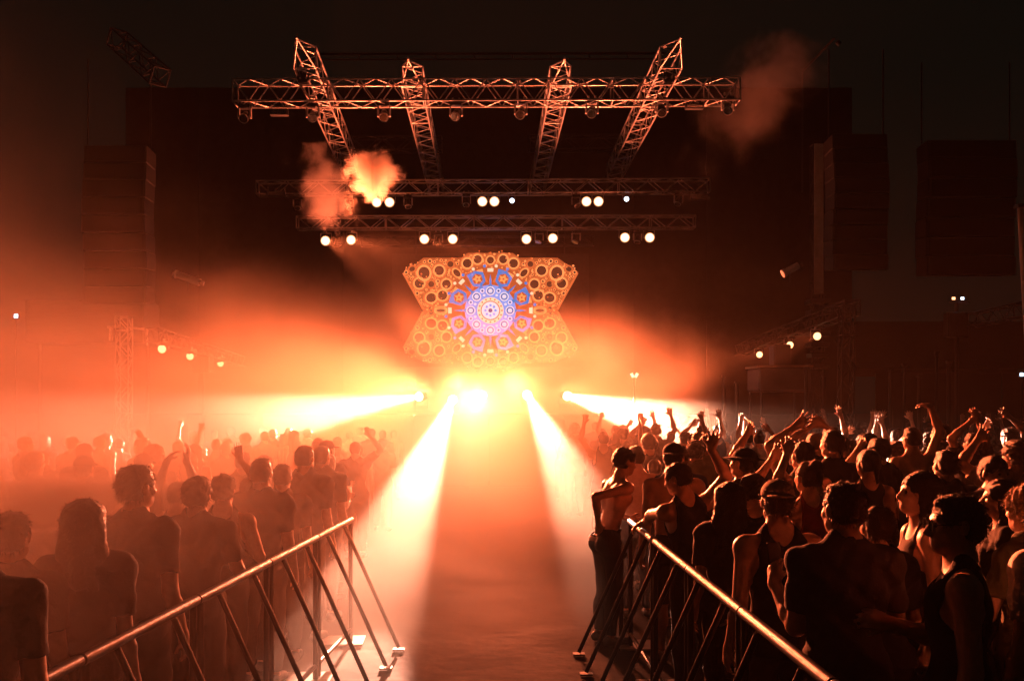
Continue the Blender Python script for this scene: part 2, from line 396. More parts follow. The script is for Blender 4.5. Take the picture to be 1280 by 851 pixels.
M = {
    'asphalt': mat('asphalt', (.013, .012, .0115), .85, 0, .4, 1.3, .6, .12),
    'alu': mat('aluminium', (.62, .60, .58), .38, .75, .15, 6),
    'black_steel': mat('black_steel', (.03, .03, .032), .5, .3, .3, 10),
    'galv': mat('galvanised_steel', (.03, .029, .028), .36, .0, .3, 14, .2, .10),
    'black_paint': mat('black_paint', (.02, .02, .021), .45, 0, .3, 12, .1),
    'scrim': mat('black_scrim', (.022, .02, .019), .9, 0, .3, 3, .3),
    'deck': mat('stage_deck', (.03, .027, .025), .6, 0, .4, 3, .3),
    'fascia': mat('fascia_board', (.05, .045, .04), .7, 0, .4, 2, .3),
    'grey_can': mat('pale_grey_paint', (.55, .54, .52), .45, 0, .12, 8),
    'grille': mat('speaker_grille', (.014, .014, .014), .6, .4, .3, 60, .6),
    'plate': mat('floor_plate_steel', (.35, .34, .32), .5, .3, .2, 9, .3),
    'wood': mat('plywood', (.18, .12, .075), .7, 0, .3, 5, .2),
    'lamp_lit': emit('lit_lens_warm', (1, .74, .47), 2.2), 'glow_rim': emit('emissive_halo_rim', (1, .36, .12), 1.0),
    'lamp_amber': emit('lit_lens_amber', (1, .45, .18), 4),
    'lamp_blue': emit('lit_lens_cool', (.62, .80, 1), 5),
    'beam_lens': emit('lit_beam_lens', (1, .78, .58), 25),
    'lens': mat('lens_glass', (.35, .33, .3), .12, .8, .1, 20),
    'screen_lit': emit('phone_screen_glow', (.85, .9, 1), 1.1),
    'phone': mat('phone_black', (.015, .015, .017), .25, 0, .1, 10),
}
MESH = {}
def link(o, parent=None):
    COL.objects.link(o)
    if parent: o.parent = parent
    return o
def tag(o, label, cat, group=None):
    o['label'] = label; o['category'] = cat
    if group: o['group'] = group
    return o
def empty(name, loc, label, cat, group=None):
    o = bpy.data.objects.new(name, None); o.empty_display_size = .1; o.location = loc; COL.objects.link(o); return tag(o, label, cat, group)
def unit_mesh(kind, m, n=8):
    key = (kind, m, n)
    if key in MESH: return MESH[key]
    bm = bmesh.new()
    if kind == 'tube': bmesh.ops.create_cone(bm, cap_ends=True, segments=n, radius1=1, radius2=1, depth=1)
    elif kind == 'cone': bmesh.ops.create_cone(bm, cap_ends=True, segments=n, radius1=.72, radius2=1, depth=1)
    elif kind == 'box':
        bmesh.ops.create_cube(bm, size=1)
    elif kind == 'disc': bmesh.ops.create_cone(bm, cap_ends=True, segments=n, radius1=1, radius2=.9, depth=.3)
    me = bpy.data.meshes.new(kind); bm.to_mesh(me); bm.free(); me.materials.append(M[m] if isinstance(m, str) else m)
    if kind in ('tube', 'cone'):
        for p in me.polygons: p.use_smooth = len(p.vertices) == 4
    MESH[key] = me; return me
def tube(name, a, b, r, m, parent=None, n=8, kind='tube'):
    a = Vector(a); b = Vector(b); d = b - a
    o = bpy.data.objects.new(name, unit_mesh(kind, m, n))
    base = parent.location if parent else Vector((0, 0, 0))
    o.location = (a + b) / 2 - base; o.rotation_mode = 'QUATERNION'; o.rotation_quaternion = d.to_track_quat('Z', 'Y'); o.scale = (r, r, d.length)
    return link(o, parent)
def box(name, c, size, m, parent=None, rot=(0, 0, 0), bevel=.08):
    c = Vector(c); key = ('bbox', m, tuple(round(s, 3) for s in size))
    if key not in MESH:
        bm = bmesh.new(); bmesh.ops.create_cube(bm, size=1)
        for v in bm.verts: v.co = Vector((v.co.x * size[0], v.co.y * size[1], v.co.z * size[2]))
        bv = min(size) * bevel
        if bv > .0008: bmesh.ops.bevel(bm, geom=bm.edges[:], offset=bv, segments=1, affect='EDGES')
        me = bpy.data.meshes.new(name); bm.to_mesh(me); bm.free(); me.materials.append(M[m]); MESH[key] = me
    o = bpy.data.objects.new(name, MESH[key]); base = parent.location if parent else Vector((0, 0, 0))
    o.location = c - base; o.rotation_euler = rot
    return link(o, parent)
def mesh_obj(name, verts, faces, m, parent=None, smooth=False):
    me = bpy.data.meshes.new(name); me.from_pydata([tuple(v) for v in verts], [], faces); me.update(); me.materials.append(M[m] if isinstance(m, str) else m)
    if smooth:
        for p in me.polygons: p.use_smooth = True
    return link(bpy.data.objects.new(name, me), parent)

# ------------------------------------------------------------------ ground
g = mesh_obj('ground', [(-250, -30, 0), (250, -30, 0), (250, 400, 0), (-250, 400, 0)], [(0, 1, 2, 3)], 'asphalt'); g['kind'] = 'structure'

# ------------------------------------------------------------------ stage
st = empty('stage', (0, 30, 0), 'dark raised stage deck glowing with orange fog at the end of the aisle', 'stage')
for i in range(8):
    x = -8 + 2 * i + 1
    box('fascia_panel', (x, 26.42, .92), (1.97, .06, 1.80), 'fascia', st)
for i in range(8):
    for j in range(4): box('deck_panel', (-7 + 2 * i, 27.6 + 2.4 * j, 1.86), (1.985, 2.385, .12), 'deck', st)
box('substructure', (0, 31.25, .9), (15.8, 9.4, 1.76), 'black_paint', st)
bd = empty('stage_backdrop', (0, 37, 0), 'black cloth backdrop hanging behind the mandala screen', 'backdrop')
for i in range(10):                                   # hanging cloth panels with shallow folds
    vs_, fs_ = [], []
    for j in range(13):
        x = -13.5 + 2.7 * i + 2.7 * j / 12; yy = 0.03 * math.sin(j * 1.05 + i * 2.1)
        vs_ += [(x, yy, 1.9), (x, yy, 14.0)]
    for j in range(12): fs_.append((2 * j, 2 * j + 2, 2 * j + 3, 2 * j + 1))
    mesh_obj('cloth_panel', vs_, fs_, 'scrim', bd, True)

# ------------------------------------------------------------------ trusses
def truss(label, A, B, w, bay, group=None, m='alu', r=.024, up=Vector((0, 0, 1)), tip=False, name='lighting_truss', faces='tbfr', cat='truss'):
    A = Vector(A); B = Vector(B); t = empty(name, A, label, cat, group)
    u = (B - A).normalized(); s = u.cross(up)
    if s.length < .01: s = Vector((1, 0, 0))
    s.normalize(); v = s.cross(u).normalized(); hw = w / 2
    cor = [(-1, -1), (1, -1), (1, 1), (-1, 1)]
    pt = lambda q, k: A + u * q + s * (cor[k % 4][0] * hw) + v * (cor[k % 4][1] * hw)
    L = (B - A).length; n = max(1, round(L / bay)); bl = L / n
    for k in range(4): tube('chord', pt(0, k), pt(L, k), r, m, t)
    for k in range(4):
        for i in range(n):
            a, b = (k, k + 1) if (i + k + (k > 1)) % 2 == 0 else (k + 1, k)
            tube('brace', pt(i * bl, a), pt((i + 1) * bl, b), r * .6, m, t, 6)
        for q in (0, L): tube('end_bar', pt(q, k), pt(q, k + 1), r * .8, m, t, 6)
    for q in [bl * 6 * i for i in range(1, int(n / 6) + 1)]:
        for k in range(4): tube('frame_bar', pt(min(q, L), k), pt(min(q, L), k + 1), r * .7, m, t, 6)
    if tip:
        ap = A - u * w * 2.3
        for k in range(4): tube('tip_bar', pt(0, k), ap, r * .8, m, t, 6)
        tube('tip_bar', ap, ap - u * .12, r * 1.3, m, t, 8)
    return t
Z0 = P(0, 116, 23).z
truss('long bright front lighting truss spanning the whole rig, highest and nearest', P(294, 117, 23), P(922, 115, 23), .50, .36)
zl = Z0 + .50
def zray(x, y, z): d = (z - H) * F / (VY - y); return P(x, y, d)
for (x0, y0, x1, y1, lab) in (
        (381, 72, 441, 215, 'outer left truss running back from the front truss, pointed tip'),
        (515, 96, 546, 236, 'inner left truss running back from the front truss, pointed tip'),
        (701, 96, 671, 236, 'inner right truss running back from the front truss, pointed tip'),
        (839, 72, 768, 215, 'outer right truss running back from the front truss, pointed tip')):
    truss(lab, zray(x0, y0, zl), zray(x1, y1, zl), .48, .5, 'trusses running front to back', tip=True)
truss('upper rear lighting truss carrying three pairs of lit lamps', P(322, 236, 29.5), P(886, 233, 29.5), .38, .45)
truss('lower rear lighting truss carrying eight lit lamps', P(372, 279, 30), P(868, 278, 30), .36, .45)
truss('dim truss close above the mandala screen', P(452, 302, 32), P(742, 301, 32), .30, .45, m='black_steel')
truss('dim short truss high behind the rig on the left', P(440, 181, 31), P(552, 181, 31), .42, .5, m='black_steel')
truss('dim short truss high behind the rig on the right', P(662, 180, 31), P(792, 179, 31), .42, .5, m='black_steel')
t = empty('roof_beam', P(390, 68, 35), 'faint thin roof beam far above the rig', 'beam')
tube('beam_tube', P(390, 68, 35), P(832, 67, 35), .05, 'black_steel', t); tube('beam_tube', P(390, 75, 35), P(832, 74, 35), .03, 'black_steel', t)
for x in range(400, 832, 48): tube('hanger', P(x, 68, 35), P(x + 2, 75, 35), .025, 'black_steel', t, 6)

# ------------------------------------------------------------------ lamps hung on the trusses
ORD = ['leftmost', 'second from the left', 'third from the left', 'fourth from the left', 'fifth from the left', 'sixth from the left', 'seventh from the left', 'eighth from the left', 'ninth from the left', 'tenth from the left']
def par_lamp(x, y, d, r, lens, label, group, hang=.30, tilt=-.18, name='lit_lamp', mcan='black_paint'):
    c = P(x, y, d); t = empty(name, c, label, 'lamp', group)
    ax = Vector((0, -1, tilt)).normalized()
    tube('can', c - ax * .26, c + ax * .015, r * 1.12, mcan, t, 20, 'cone')
    tube('bezel', c + ax * .012, c + ax * .03, r * 1.18, 'glow_rim' if lens == 'lamp_lit' else 'alu', t, 20)  # orange halo of the lit lamps put into an emissive bezel
    tube('lens', c + ax * .02, c + ax * .036, r, lens, t, 24)
    for s_ in (-1, 1): tube('yoke_arm', c + Vector((s_ * r * 1.28, .1, 0)), c + Vector((s_ * r * 1.28, .1, hang * .8)), .012, 'alu', t, 6)
    tube('yoke_bar', c + Vector((-r * 1.28, .1, hang * .8)), c + Vector((r * 1.28, .1, hang * .8)), .012, 'alu', t, 6)
    tube('clamp', c + Vector((0, .1, hang * .8)), c + Vector((0, .1, hang * 1.15)), .025, 'alu', t, 8)
    return t
for i, (x, y) in enumerate(((471, 253), (487, 253), (603, 252), (618, 252), (733, 252), (748, 252))):
    par_lamp(x, y, 29.4, .125, 'lamp_lit', 'lit round lamp under the upper rear truss, ' + ORD[i] + ' of six', 'lit lamps under the upper rear truss')
for i, (x, y) in enumerate(((407, 301), (439, 300), (530.5, 299), (566, 299), (658, 299), (691, 298), (781, 297), (812, 297))):
    par_lamp(x, y, 29.8, .125, 'lamp_lit', 'lit round lamp under the lower rear truss, ' + ORD[i] + ' of eight', 'lit lamps under the lower rear truss')
par_lamp(640, 251, 29.4, .07, 'lamp_blue', 'small bluish white lamp near the middle of the upper rear truss', 'bluish lamps', .3)
par_lamp(783, 249, 29.4, .07, 'lamp_blue', 'small bluish white lamp right of the last lit pair', 'bluish lamps', .3)
def moving_head(c, label, group, tilt=(0, -.5, -1), scale=1.0, lens='lens', hang=True, name='moving_head_lamp'):
    c = Vector(c); t = empty(name, c, label, 'lamp', group); sgn = 1 if hang else -1; s = scale; ax = Vector(tilt).normalized()
    box('base', c + Vector((0, 0, sgn * .27 * s)), (.30 * s, .24 * s, .10 * s), 'black_paint', t)
    for q in (-1, 1): box('yoke_arm', c + Vector((q * .16 * s, 0, sgn * .09 * s)), (.045 * s, .12 * s, .28 * s), 'grey_can' if hang else 'black_paint', t)
    tube('head', c - ax * .16 * s, c + ax * .12 * s, .125 * s, 'black_paint', t, 18, 'cone')
    tube('head_ring', c + ax * .115 * s, c + ax * .145 * s, .135 * s, 'alu', t, 20)
    tube('lens', c + ax * .14 * s, c + ax * .152 * s, .112 * s, lens, t, 20)
    if hang:
        for q in (-1, 1): tube('clamp', c + Vector((q * .09 * s, 0, .31 * s)), c + Vector((q * .09 * s, 0, .44 * s)), .022, 'alu', t, 8)
    return t
for i, (x, y) in enumerate(((306, 146), (391, 145), (480, 144), (570, 143), (651, 141), (740, 140), (827, 138), (910, 136))):
    moving_head(P(x, y, 23.1), 'unlit moving head lamp under the front truss, ' + ORD[i] + ' of eight', 'unlit moving heads under the front truss', (random.uniform(-.3, .3), random.uniform(-1.3, -.6), -1), .85)
def flood(x, y, d, label, group, w=.42):
    c = P(x, y, d); t = empty('flood_lamp', c, label, 'lamp', group)
    box('housing', c, (w, .18, .14), 'black_paint', t); box('front_glass', c + Vector((0, -.095, -.01)), (w * .88, .012, .11), 'lens', t)
    for q in (-1, 1): tube('bracket', c + Vector((q * w * .45, .05, .06)), c + Vector((q * w * .45, .05, .2)), .012, 'alu', t, 6)
flood(349, 141, 23.1, 'unlit flat flood lamp under the left end of the front truss', 'flood lamps'); flood(868, 133, 23.1, 'unlit flat flood lamp under the right end of the front truss', 'flood lamps')
for i, (x, y) in enumerate(((345, 238), (875, 243))): flood(x, y + 4, 29.3, 'dim flat flood lamp on the %s end of the upper rear truss' % ('left', 'right')[i], 'flood lamps', .55)
for i, (x, y) in enumerate(((372, 257), (436, 257), (510, 255), (583, 253), (720, 254), (848, 252))):
    moving_head(P(x, y, 29.4), 'dim unlit moving head under the upper rear truss, ' + ORD[i] + ' of six', 'unlit moving heads under the upper rear truss', (random.uniform(-.5, .5), -.5, -1), .75)
for i, (x, y) in enumerate(((422, 303), (548, 301), (674, 299), (720, 299), (797, 299))):
    moving_head(P(x, y, 29.9), 'dim unlit moving head under the lower rear truss, ' + ORD[i] + ' of five', 'unlit moving heads under the lower rear truss', (random.uniform(-.5, .5), -.3, -1), .75)
# lamps standing on the front truss
for (x, y, lab) in ((379, 92, 'small lamp standing on top of the front truss near its left end'), (836, 92, 'small lamp standing on top of the front truss near its right end')):
    moving_head(P(x, y, 22.6), lab, 'lamps on top of the front truss', (0, -.6, .8), .7, hang=False)
# the beam lamps on the deck
BN = ['floor lamp throwing the wide white beam to the far left', 'floor lamp throwing the long beam down the left of the aisle', 'floor lamp glaring straight down the aisle', 'floor lamp throwing the narrow beam to the right barrier', 'floor lamp throwing the wide white beam to the right']
for (x, y, d, aim, *_r), lab in zip(BEAMS, BN):
    c = P(x, y, d) + Vector((0, .12, 0)); moving_head(c, lab, 'beam lamps on the stage edge', Vector(aim) - c, 1.0, 'beam_lens', False)

# ------------------------------------------------------------------ mandala screen
SD = 33.0; SX, SY = 613.0, 388.0; PX = SD / F
scr = empty('mandala_screen', P(SX, 455, SD), 'glowing video screen with a blue and orange mandala above the stage', 'screen')
SC = P(SX, SY, SD)
box('screen_panel', SC + Vector((0, .12, 0)), (246 * PX, .14, 142 * PX), 'black_paint', scr, bevel=.02)
EM = {'ember': emit('led_dark_orange', (.46, .085, .02), 1), 'orange': emit('led_orange', (.72, .14, .035), 1), 'bright': emit('led_bright_orange', (1, .27, .08), 1.35), 'hole': emit('led_brown', (.085, .022, .010), 1),
      'blue': emit('led_blue', (.03, .20, .62), 1), 'lav': emit('led_lavender', (.20, .36, .95), .9), 'white': emit('led_white', (.92, .88, 1), .85), 'navy': emit('led_deep_blue', (.02, .04, .22), 1), 'cream': emit('led_cream', (1, .66, .45), 1.1)}
class Layer:
    def __init__(s): s.d = {}
    def add(s, m, pts, z):
        v, f = s.d.setdefault((m, z), ([], [])); b = len(v)
        v += [SC + Vector((x * PX, .045 - z * .004, -y * PX)) - scr.location for x, y in pts]; f.append(tuple(range(b, b + len(pts)))[::-1])
    def ring(s, m, cx, cy, r0, r1, z, n=28, sy=1.0, rot=0):
        cs, sn = math.cos(rot), math.sin(rot)
        def q(r, a): x, y = r * math.cos(a), r * math.sin(a) * sy; return (cx + x * cs - y * sn, cy + x * sn + y * cs)
        for i in range(n):
            a, b = 2 * math.pi * i / n, 2 * math.pi * (i + 1) / n
            if r0 > 0: s.add(m, [q(r0, a), q(r1, a), q(r1, b), q(r0, b)], z)
        if r0 <= 0: s.add(m, [q(r1, 2 * math.pi * i / n) for i in range(n)], z)
LY = Layer(); MS = 1.0
fieldpoly = [(-108, -46), (-84, -66), (-36, -66), (-28, -72), (28, -72), (36, -66), (84, -66), (110, -48), (84, 0), (104, 36), (108, 52), (80, 66), (-80, 66), (-108, 52), (-104, 36), (-84, 0)]
for i in range(len(fieldpoly)):
    a, b = fieldpoly[i], fieldpoly[(i + 1) % len(fieldpoly)]; LY.add('ember', [(0, 0), a, b], 1)
circ = [(64, -50, 8, 1, 0), (83, -47, 9.5, 1.1, .2), (89, -34, 8, 1, 0), (74, -16, 8.5, .9, .2), (55, -33, 7.5, 1, 0), (60, -19, 8, 1, 0), (62, -1, 8.5, .5, 0), (42, -47, 7.5, .65, -.8), (16, -64, 7, 1, 0), (29, -59, 7.5, 1, 0), (74, -33, 5, 1, 0), (74, -2, 4, 1, 0), (98, -52, 5, .8, .4), (50, -58, 5, 1, 0), (0, -63, 6, 1, 0)]
rr = random.Random(3)
for (x, y, r, sy, ro) in circ:
    for sxn in (1, -1):
        for syn in (1, -1):
            if y == 0 and syn < 0: continue
            c0, c1 = x * sxn, y * syn; rot = ro * sxn * syn
            LY.ring('hole', c0, c1, 0, r * .74, 2, 24, sy, rot); LY.ring('orange' if r < 6 else 'bright', c0, c1, r * .74, r, 3, 24, sy, rot)
            LY.ring('orange', c0, c1, r * 1.08, r * 1.22, 2, 24, sy, rot)
            for k in range(9):
                a = k * .698 + rr.random(); q = r * 1.5
                LY.ring('bright' if k % 3 else 'orange', c0 + q * math.cos(a), c1 + q * math.sin(a) * sy, 0, rr.uniform(.8, 1.5), 2, 6)
def in_field(x, y):
    ins = False
    for i in range(len(fieldpoly)):
        (x0, y0), (x1, y1) = fieldpoly[i], fieldpoly[i - 1]
        if (y0 > y) != (y1 > y) and x < (x1 - x0) * (y - y0) / (y1 - y0) + x0: ins = not ins
    return ins
small = []
for _ in range(2600):                                 # lace of little rings between the large ones
    x, y, r = rr.uniform(6, 108), rr.uniform(-70, -2), rr.uniform(1.4, 3.2)
    if not in_field(x + r, y) or not in_field(x, y - r) or math.hypot(x, y) < 58: continue
    if any(math.hypot(x - c[0], y - c[1]) < r + c[2] * 1.12 for c in circ) or any(math.hypot(x - c[0], y - c[1]) < r + c[2] for c in small): continue
    small.append((x, y, r))
for (x, y, r) in small:
    for sxn in (1, -1):
        for syn in (1, -1): LY.ring('hole', x * sxn, y * syn, 0, r * .6, 2, 10); LY.ring('bright', x * sxn, y * syn, r * .6, r, 3, 10)
for sg in (1, -1):                                   # bright edging along the notch
    for syn in (1, -1):
        a, b = Vector((109 * sg, 47 * syn)), Vector((84 * sg, 1.5 * syn)); n = Vector((-(b - a).y, (b - a).x)).normalized() * 1.3
        LY.add('orange', [a + n, b + n, b - n, a - n], 3)
LY.ring('ember', 0, 0, 0, 52, 4, 48)
for k in range(24):                                   # outer dashes
    a = 2 * math.pi * k / 24; m = ('cream', 'blue', 'bright')[k % 3]
    for r0, r1, dd in ((48.5, 53, .075),):
        pts = [(r * math.cos(q), r * math.sin(q)) for r, q in ((r0, a - dd), (r1, a - dd), (r1, a + dd), (r0, a + dd))]; LY.add(m, pts, 5)
    LY.ring('blue' if k % 2 else 'cream', 56 * math.cos(a + .13), 56 * math.sin(a + .13), 0, 2.1, 5, 8)
for k in range(8):                                    # eight pods
    a = 2 * math.pi * (k + .5) / 8; cx, cy = 42.5 * math.cos(a), 42.5 * math.sin(a)
    LY.ring('blue', cx, cy, 0, 11.2, 6, 6, 1, a); LY.ring('ember', cx, cy, 0, 7.0, 7, 6, 1, a)
    st_ = [((6.4 if i % 2 == 0 else 3.0) * math.cos(a + i * math.pi / 5), (6.4 if i % 2 == 0 else 3.0) * math.sin(a + i * math.pi / 5)) for i in range(10)]
    for i in range(10): LY.add('bright', [(cx, cy), (cx + st_[i][0], cy + st_[i][1]), (cx + st_[(i + 1) % 10][0], cy + st_[(i + 1) % 10][1])], 8)
    LY.ring('ember', cx, cy, 0, 1.3, 9, 8)
    b = 2 * math.pi * k / 8
    for q, m in ((-.11, 'orange'), (.11, 'orange'), (0, 'blue')):
        LY.add(m, [(35 * math.cos(b + q - .05), 35 * math.sin(b + q - .05)), (46 * math.cos(b + q * 1.6), 46 * math.sin(b + q * 1.6)), (35 * math.cos(b + q + .05), 35 * math.sin(b + q + .05))], 7)
LY.ring('lav', 0, 0, 0, 32, 6, 48)
for k in range(16):
    a = 2 * math.pi * k / 16; LY.add('blue', [(30 * math.cos(a - .09), 30 * math.sin(a - .09)), (37 * math.cos(a), 37 * math.sin(a)), (30 * math.cos(a + .09), 30 * math.sin(a + .09))], 7)
for k in range(8):
    a = 2 * math.pi * k / 8; cx, cy = 24.5 * math.cos(a), 24.5 * math.sin(a)
    LY.ring('white', cx, cy, 4.4, 5.8, 8, 16); LY.ring('navy', cx, cy, 3.2, 4.2, 8, 16); LY.ring('white', cx, cy, 0, 2.6, 8, 12)
    a += math.pi / 8; cx, cy = 26.5 * math.cos(a), 26.5 * math.sin(a); LY.ring('white', cx, cy, 1.6, 2.8, 8, 12); LY.ring('navy', cx, cy, 0, 1.2, 8, 8); cx, cy = 20.5 * math.cos(a), 20.5 * math.sin(a); LY.ring('white', cx, cy, 0, 1.7, 8, 8)
LY.ring('cream', 0, 0, 0, 16.5, 9, 40)
for k in range(16): a = 2 * math.pi * k / 16; LY.ring('orange', 14.4 * math.cos(a), 14.4 * math.sin(a), 0, 1.1, 10, 8)
LY.ring('white', 0, 0, 0, 12, 10, 32); LY.ring('orange', 0, 0, 11, 12.2, 11, 32)
for k in range(8): a = 2 * math.pi * k / 8; LY.ring('lav', 6.3 * math.cos(a), 6.3 * math.sin(a), 0, 1.7, 11, 10)
LY.ring('navy', 0, 0, 0, 2.6, 11, 12)
av, af, am, mats_ = [], [], [], []
for (m, z), (v, f) in LY.d.items():
    if m not in mats_: mats_.append(m)
    b_ = len(av); av += v; af += [tuple(i + b_ for i in q) for q in f]; am += [mats_.index(m)] * len(f)
lp = mesh_obj('lit_pattern', av, af, EM[mats_[0]], scr); lp['kind'] = 'stuff'
for m in mats_[1:]: lp.data.materials.append(EM[m])
lp.data.polygons.foreach_set('material_index', am)
tube('hang_cable', P(520, 318, SD), P(520, 290, 31.9), .012, 'black_steel', scr, 6); tube('hang_cable', P(706, 318, SD), P(706, 290, 31.9), .012, 'black_steel', scr, 6)

# ------------------------------------------------------------------ side structures
def scrim(label, x0, y0, x1, y1, d, rib=5):
    a, b = P(x0, y0, d), P(x1, y1, d); t = empty('speaker_array', ((a.x + b.x) / 2, d, b.z), label, 'speaker array', 'dark hanging speaker arrays')
    n = rib; hh = (a.z - b.z) / n
    for i in range(n):
        zc = b.z + hh * (i + .5); c = box('cabinet', ((a.x + b.x) / 2, d + .08 * math.sin(i), zc), (abs(b.x - a.x), .7, hh * .97), 'black_paint', t, (0.02 * (n / 2 - i), 0, 0), .03)
        g_ = bpy.data.objects.new('grille', unit_mesh('box', 'grille')); g_.scale = (abs(b.x - a.x) * .94, .03, hh * .86); g_.location = (0, -.36, 0); link(g_, c)
    tube('hang_chain', (a.x, d, a.z), (a.x, d, a.z + 2.2), .02, 'black_steel', t, 6); tube('hang_chain', (b.x, d, a.z), (b.x, d, a.z + 2.2), .02, 'black_steel', t, 6)
scrim('tall dark hanging speaker array left of the stage', 110, 186, 188, 380, 24.5, 9)
scrim('tall dark hanging speaker array right of the pale mast', 1036, 172, 1104, 338, 25, 9)
scrim('broad dark hanging array near the right edge', 1152, 180, 1262, 345, 27, 7)
# pale mast on the right
base = P(1021, 510, 26); base.z = 0
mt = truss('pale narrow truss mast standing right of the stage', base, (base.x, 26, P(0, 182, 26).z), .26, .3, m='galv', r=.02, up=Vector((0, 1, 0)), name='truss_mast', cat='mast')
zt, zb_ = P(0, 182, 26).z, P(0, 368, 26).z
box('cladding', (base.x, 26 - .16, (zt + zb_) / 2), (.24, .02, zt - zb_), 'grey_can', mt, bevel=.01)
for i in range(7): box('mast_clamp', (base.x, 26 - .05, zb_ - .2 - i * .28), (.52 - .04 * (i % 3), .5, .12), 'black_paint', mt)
t = empty('boom_arm', P(1003, 90, 26), 'thin reddish boom arm slanting up above the pale mast', 'boom'); tube('boom_tube', P(1003, 90, 26), P(1043, 48, 25), .03, 'galv', t); tube('boom_tip', P(1046, 52, 25), P(1050, 56, 25), .06, 'galv', t)
tube('mast_pole', P(1003, 90, 26), P(1003, 240, 26), .018, 'black_steel', t)
def cannon(x0, y0, x1, y1, d, label):
    a, b = P(x0, y0, d), P(x1, y1, d); t = empty('effect_cannon', a, label, 'cannon', 'pale effect cannons beside the stage')
    tube('barrel', a, b, .085, 'grey_can', t, 16); u = (b - a).normalized(); tube('muzzle', a - u * .02, a + u * .06, .1, 'alu', t, 16); tube('breech', b, b + u * .1, .06, 'black_paint', t, 12)
    tube('bracket', (a + b) / 2, (a + b) / 2 + Vector((0, .1, -.3)), .02, 'black_steel', t)
cannon(218, 342, 250, 353, 24, 'pale tilted effect cannon in the glow left of the stage'); cannon(979, 342, 998, 332, 24, 'pale tilted effect cannon left of the pale mast')
# right wing: slanting truss with lamps, platform with cabinet, ladder truss, posts
truss('slanting truss with three amber lamps right of the stage', P(925, 438, 31), P(1066, 384, 20.5), .30, .4, m='galv', r=.018)
for i, (x, y, d) in enumerate(((949, 443, 28.2), (987, 431, 25.4), (1021, 420, 22.8))):
    par_lamp(x, y, d, .085, 'lamp_amber', 'amber lamp under the slanting truss, %s of three' % ('leftmost', 'middle', 'rightmost')[i], 'amber lamps right of the stage', .2)
pf = empty('scaffold_platform', P(973, 490, 22), 'dark scaffold platform with a skirt right of the stage', 'platform')
pc = P(973, 475, 22); box('skirt', pc, (64 / F * 22, 1.0, 30 / F * 22), 'black_paint', pf); box('platform_deck', pc + Vector((0, 0, 16 / F * 22)), (68 / F * 22, 1.06, .05), 'wood', pf)
for sx in (-1, 1):
    for sy in (-1, 1): tube('leg', (pc.x + sx * .5, 22 + sy * .46, 0), (pc.x + sx * .5, 22 + sy * .46, pc.z - .2), .03, 'galv', pf)
for z in (.6, 1.3): tube('ledger', (pc.x - .5, 21.54, z), (pc.x + .5, 21.54, z), .022, 'galv', pf); tube('ledger', (pc.x - .5, 22.46, z), (pc.x + .5, 22.46, z), .022, 'galv', pf)
spk = empty('speaker_cabinet', P(975, 458, 22), 'small dark speaker cabinet standing on the scaffold platform', 'speaker')
sc_ = P(975, 445, 22); box('cabinet_body', sc_, (.38, .4, .50), 'black_paint', spk); box('front_grille', sc_ + Vector((0, -.21, 0)), (.34, .02, .45), 'grille', spk)
lb = P(1055, 510, 20); lb.z = 0
truss('ladder like vertical truss rising right of the scaffold platform', lb, (lb.x + .06, 20, P(0, 382, 20).z), .24, .3, m='galv', r=.018, up=Vector((0, 1, 0)), name='truss_tower', cat='tower')
PL = [(905, 470, 500, 24), (921, 478, 498, 23), (1008, 460, 500, 21), (1030, 470, 505, 23), (1113, 462, 492, 21), (1130, 456, 488, 22), (1149, 470, 490, 22), (1171, 440, 500, 24), (1186, 452, 494, 20)]
for i, (x, y0, y1, d) in enumerate(PL):
    b = P(x, y1, d); b.z = 0; t = empty('fence_post', b, 'slim steel post beyond the right crowd, ' + ORD[i] + ' of nine', 'post', 'posts beyond the right crowd')
    tube('post_tube', b, P(x, y0, d), .045, 'galv', t); box('post_foot', b + Vector((0, 0, .02)), (.25, .25, .03), 'galv', t); box('post_cap', P(x, y0, d), (.11, .11, .05), 'galv', t)
b = P(1196, 510, 24); b.z = 0; t = empty('lamp_post', b, 'dark post with two tiny white lamps far right', 'lamp post')
tube('post_tube', b, P(1196, 378, 24), .05, 'black_steel', t); box('crossbar', P(1199, 378, 24), (.5, .05, .05), 'black_steel', t)
for x, m in ((1192, 'lamp_amber'), (1203, 'lamp_blue')): box('lamp_housing', P(x, 373, 24), (.12, .1, .1), 'black_paint', t); box('lamp_face', P(x, 373, 23.93), (.075, .01, .06), m, t)
box('junction_box', P(1195, 406, 24), (.5, .3, .6), 'black_paint', t)
truss('pale truss entering from the right edge above the crowd', P(1213, 401, 24), P(1300, 383, 21), .30, .4, m='galv', r=.018)
t = empty('leaning_pole', P(1290, 510, 14), 'pale leaning pole cut by the right edge', 'pole'); a = P(1276, 258, 14); bq = P(1300, 420, 13.5); bq.z = 0; t.location = bq; tube('pole_tube', bq, a, .05, 'grey_can', t); box('pole_cap', a, (.14, .14, .05), 'black_paint', t)
wl = empty('tiny_lamp', P(1277, 468, 25), 'tiny white lamp at the right edge', 'lamp'); box('housing', P(1277, 468, 25), (.14, .1, .12), 'black_paint', wl); box('lamp_face', P(1277, 468, 24.93), (.08, .012, .08), 'lamp_blue', wl); tube('stem', P(1277, 470, 25), (wl.location.x, 25, 0), .02, 'black_steel', wl, 6)
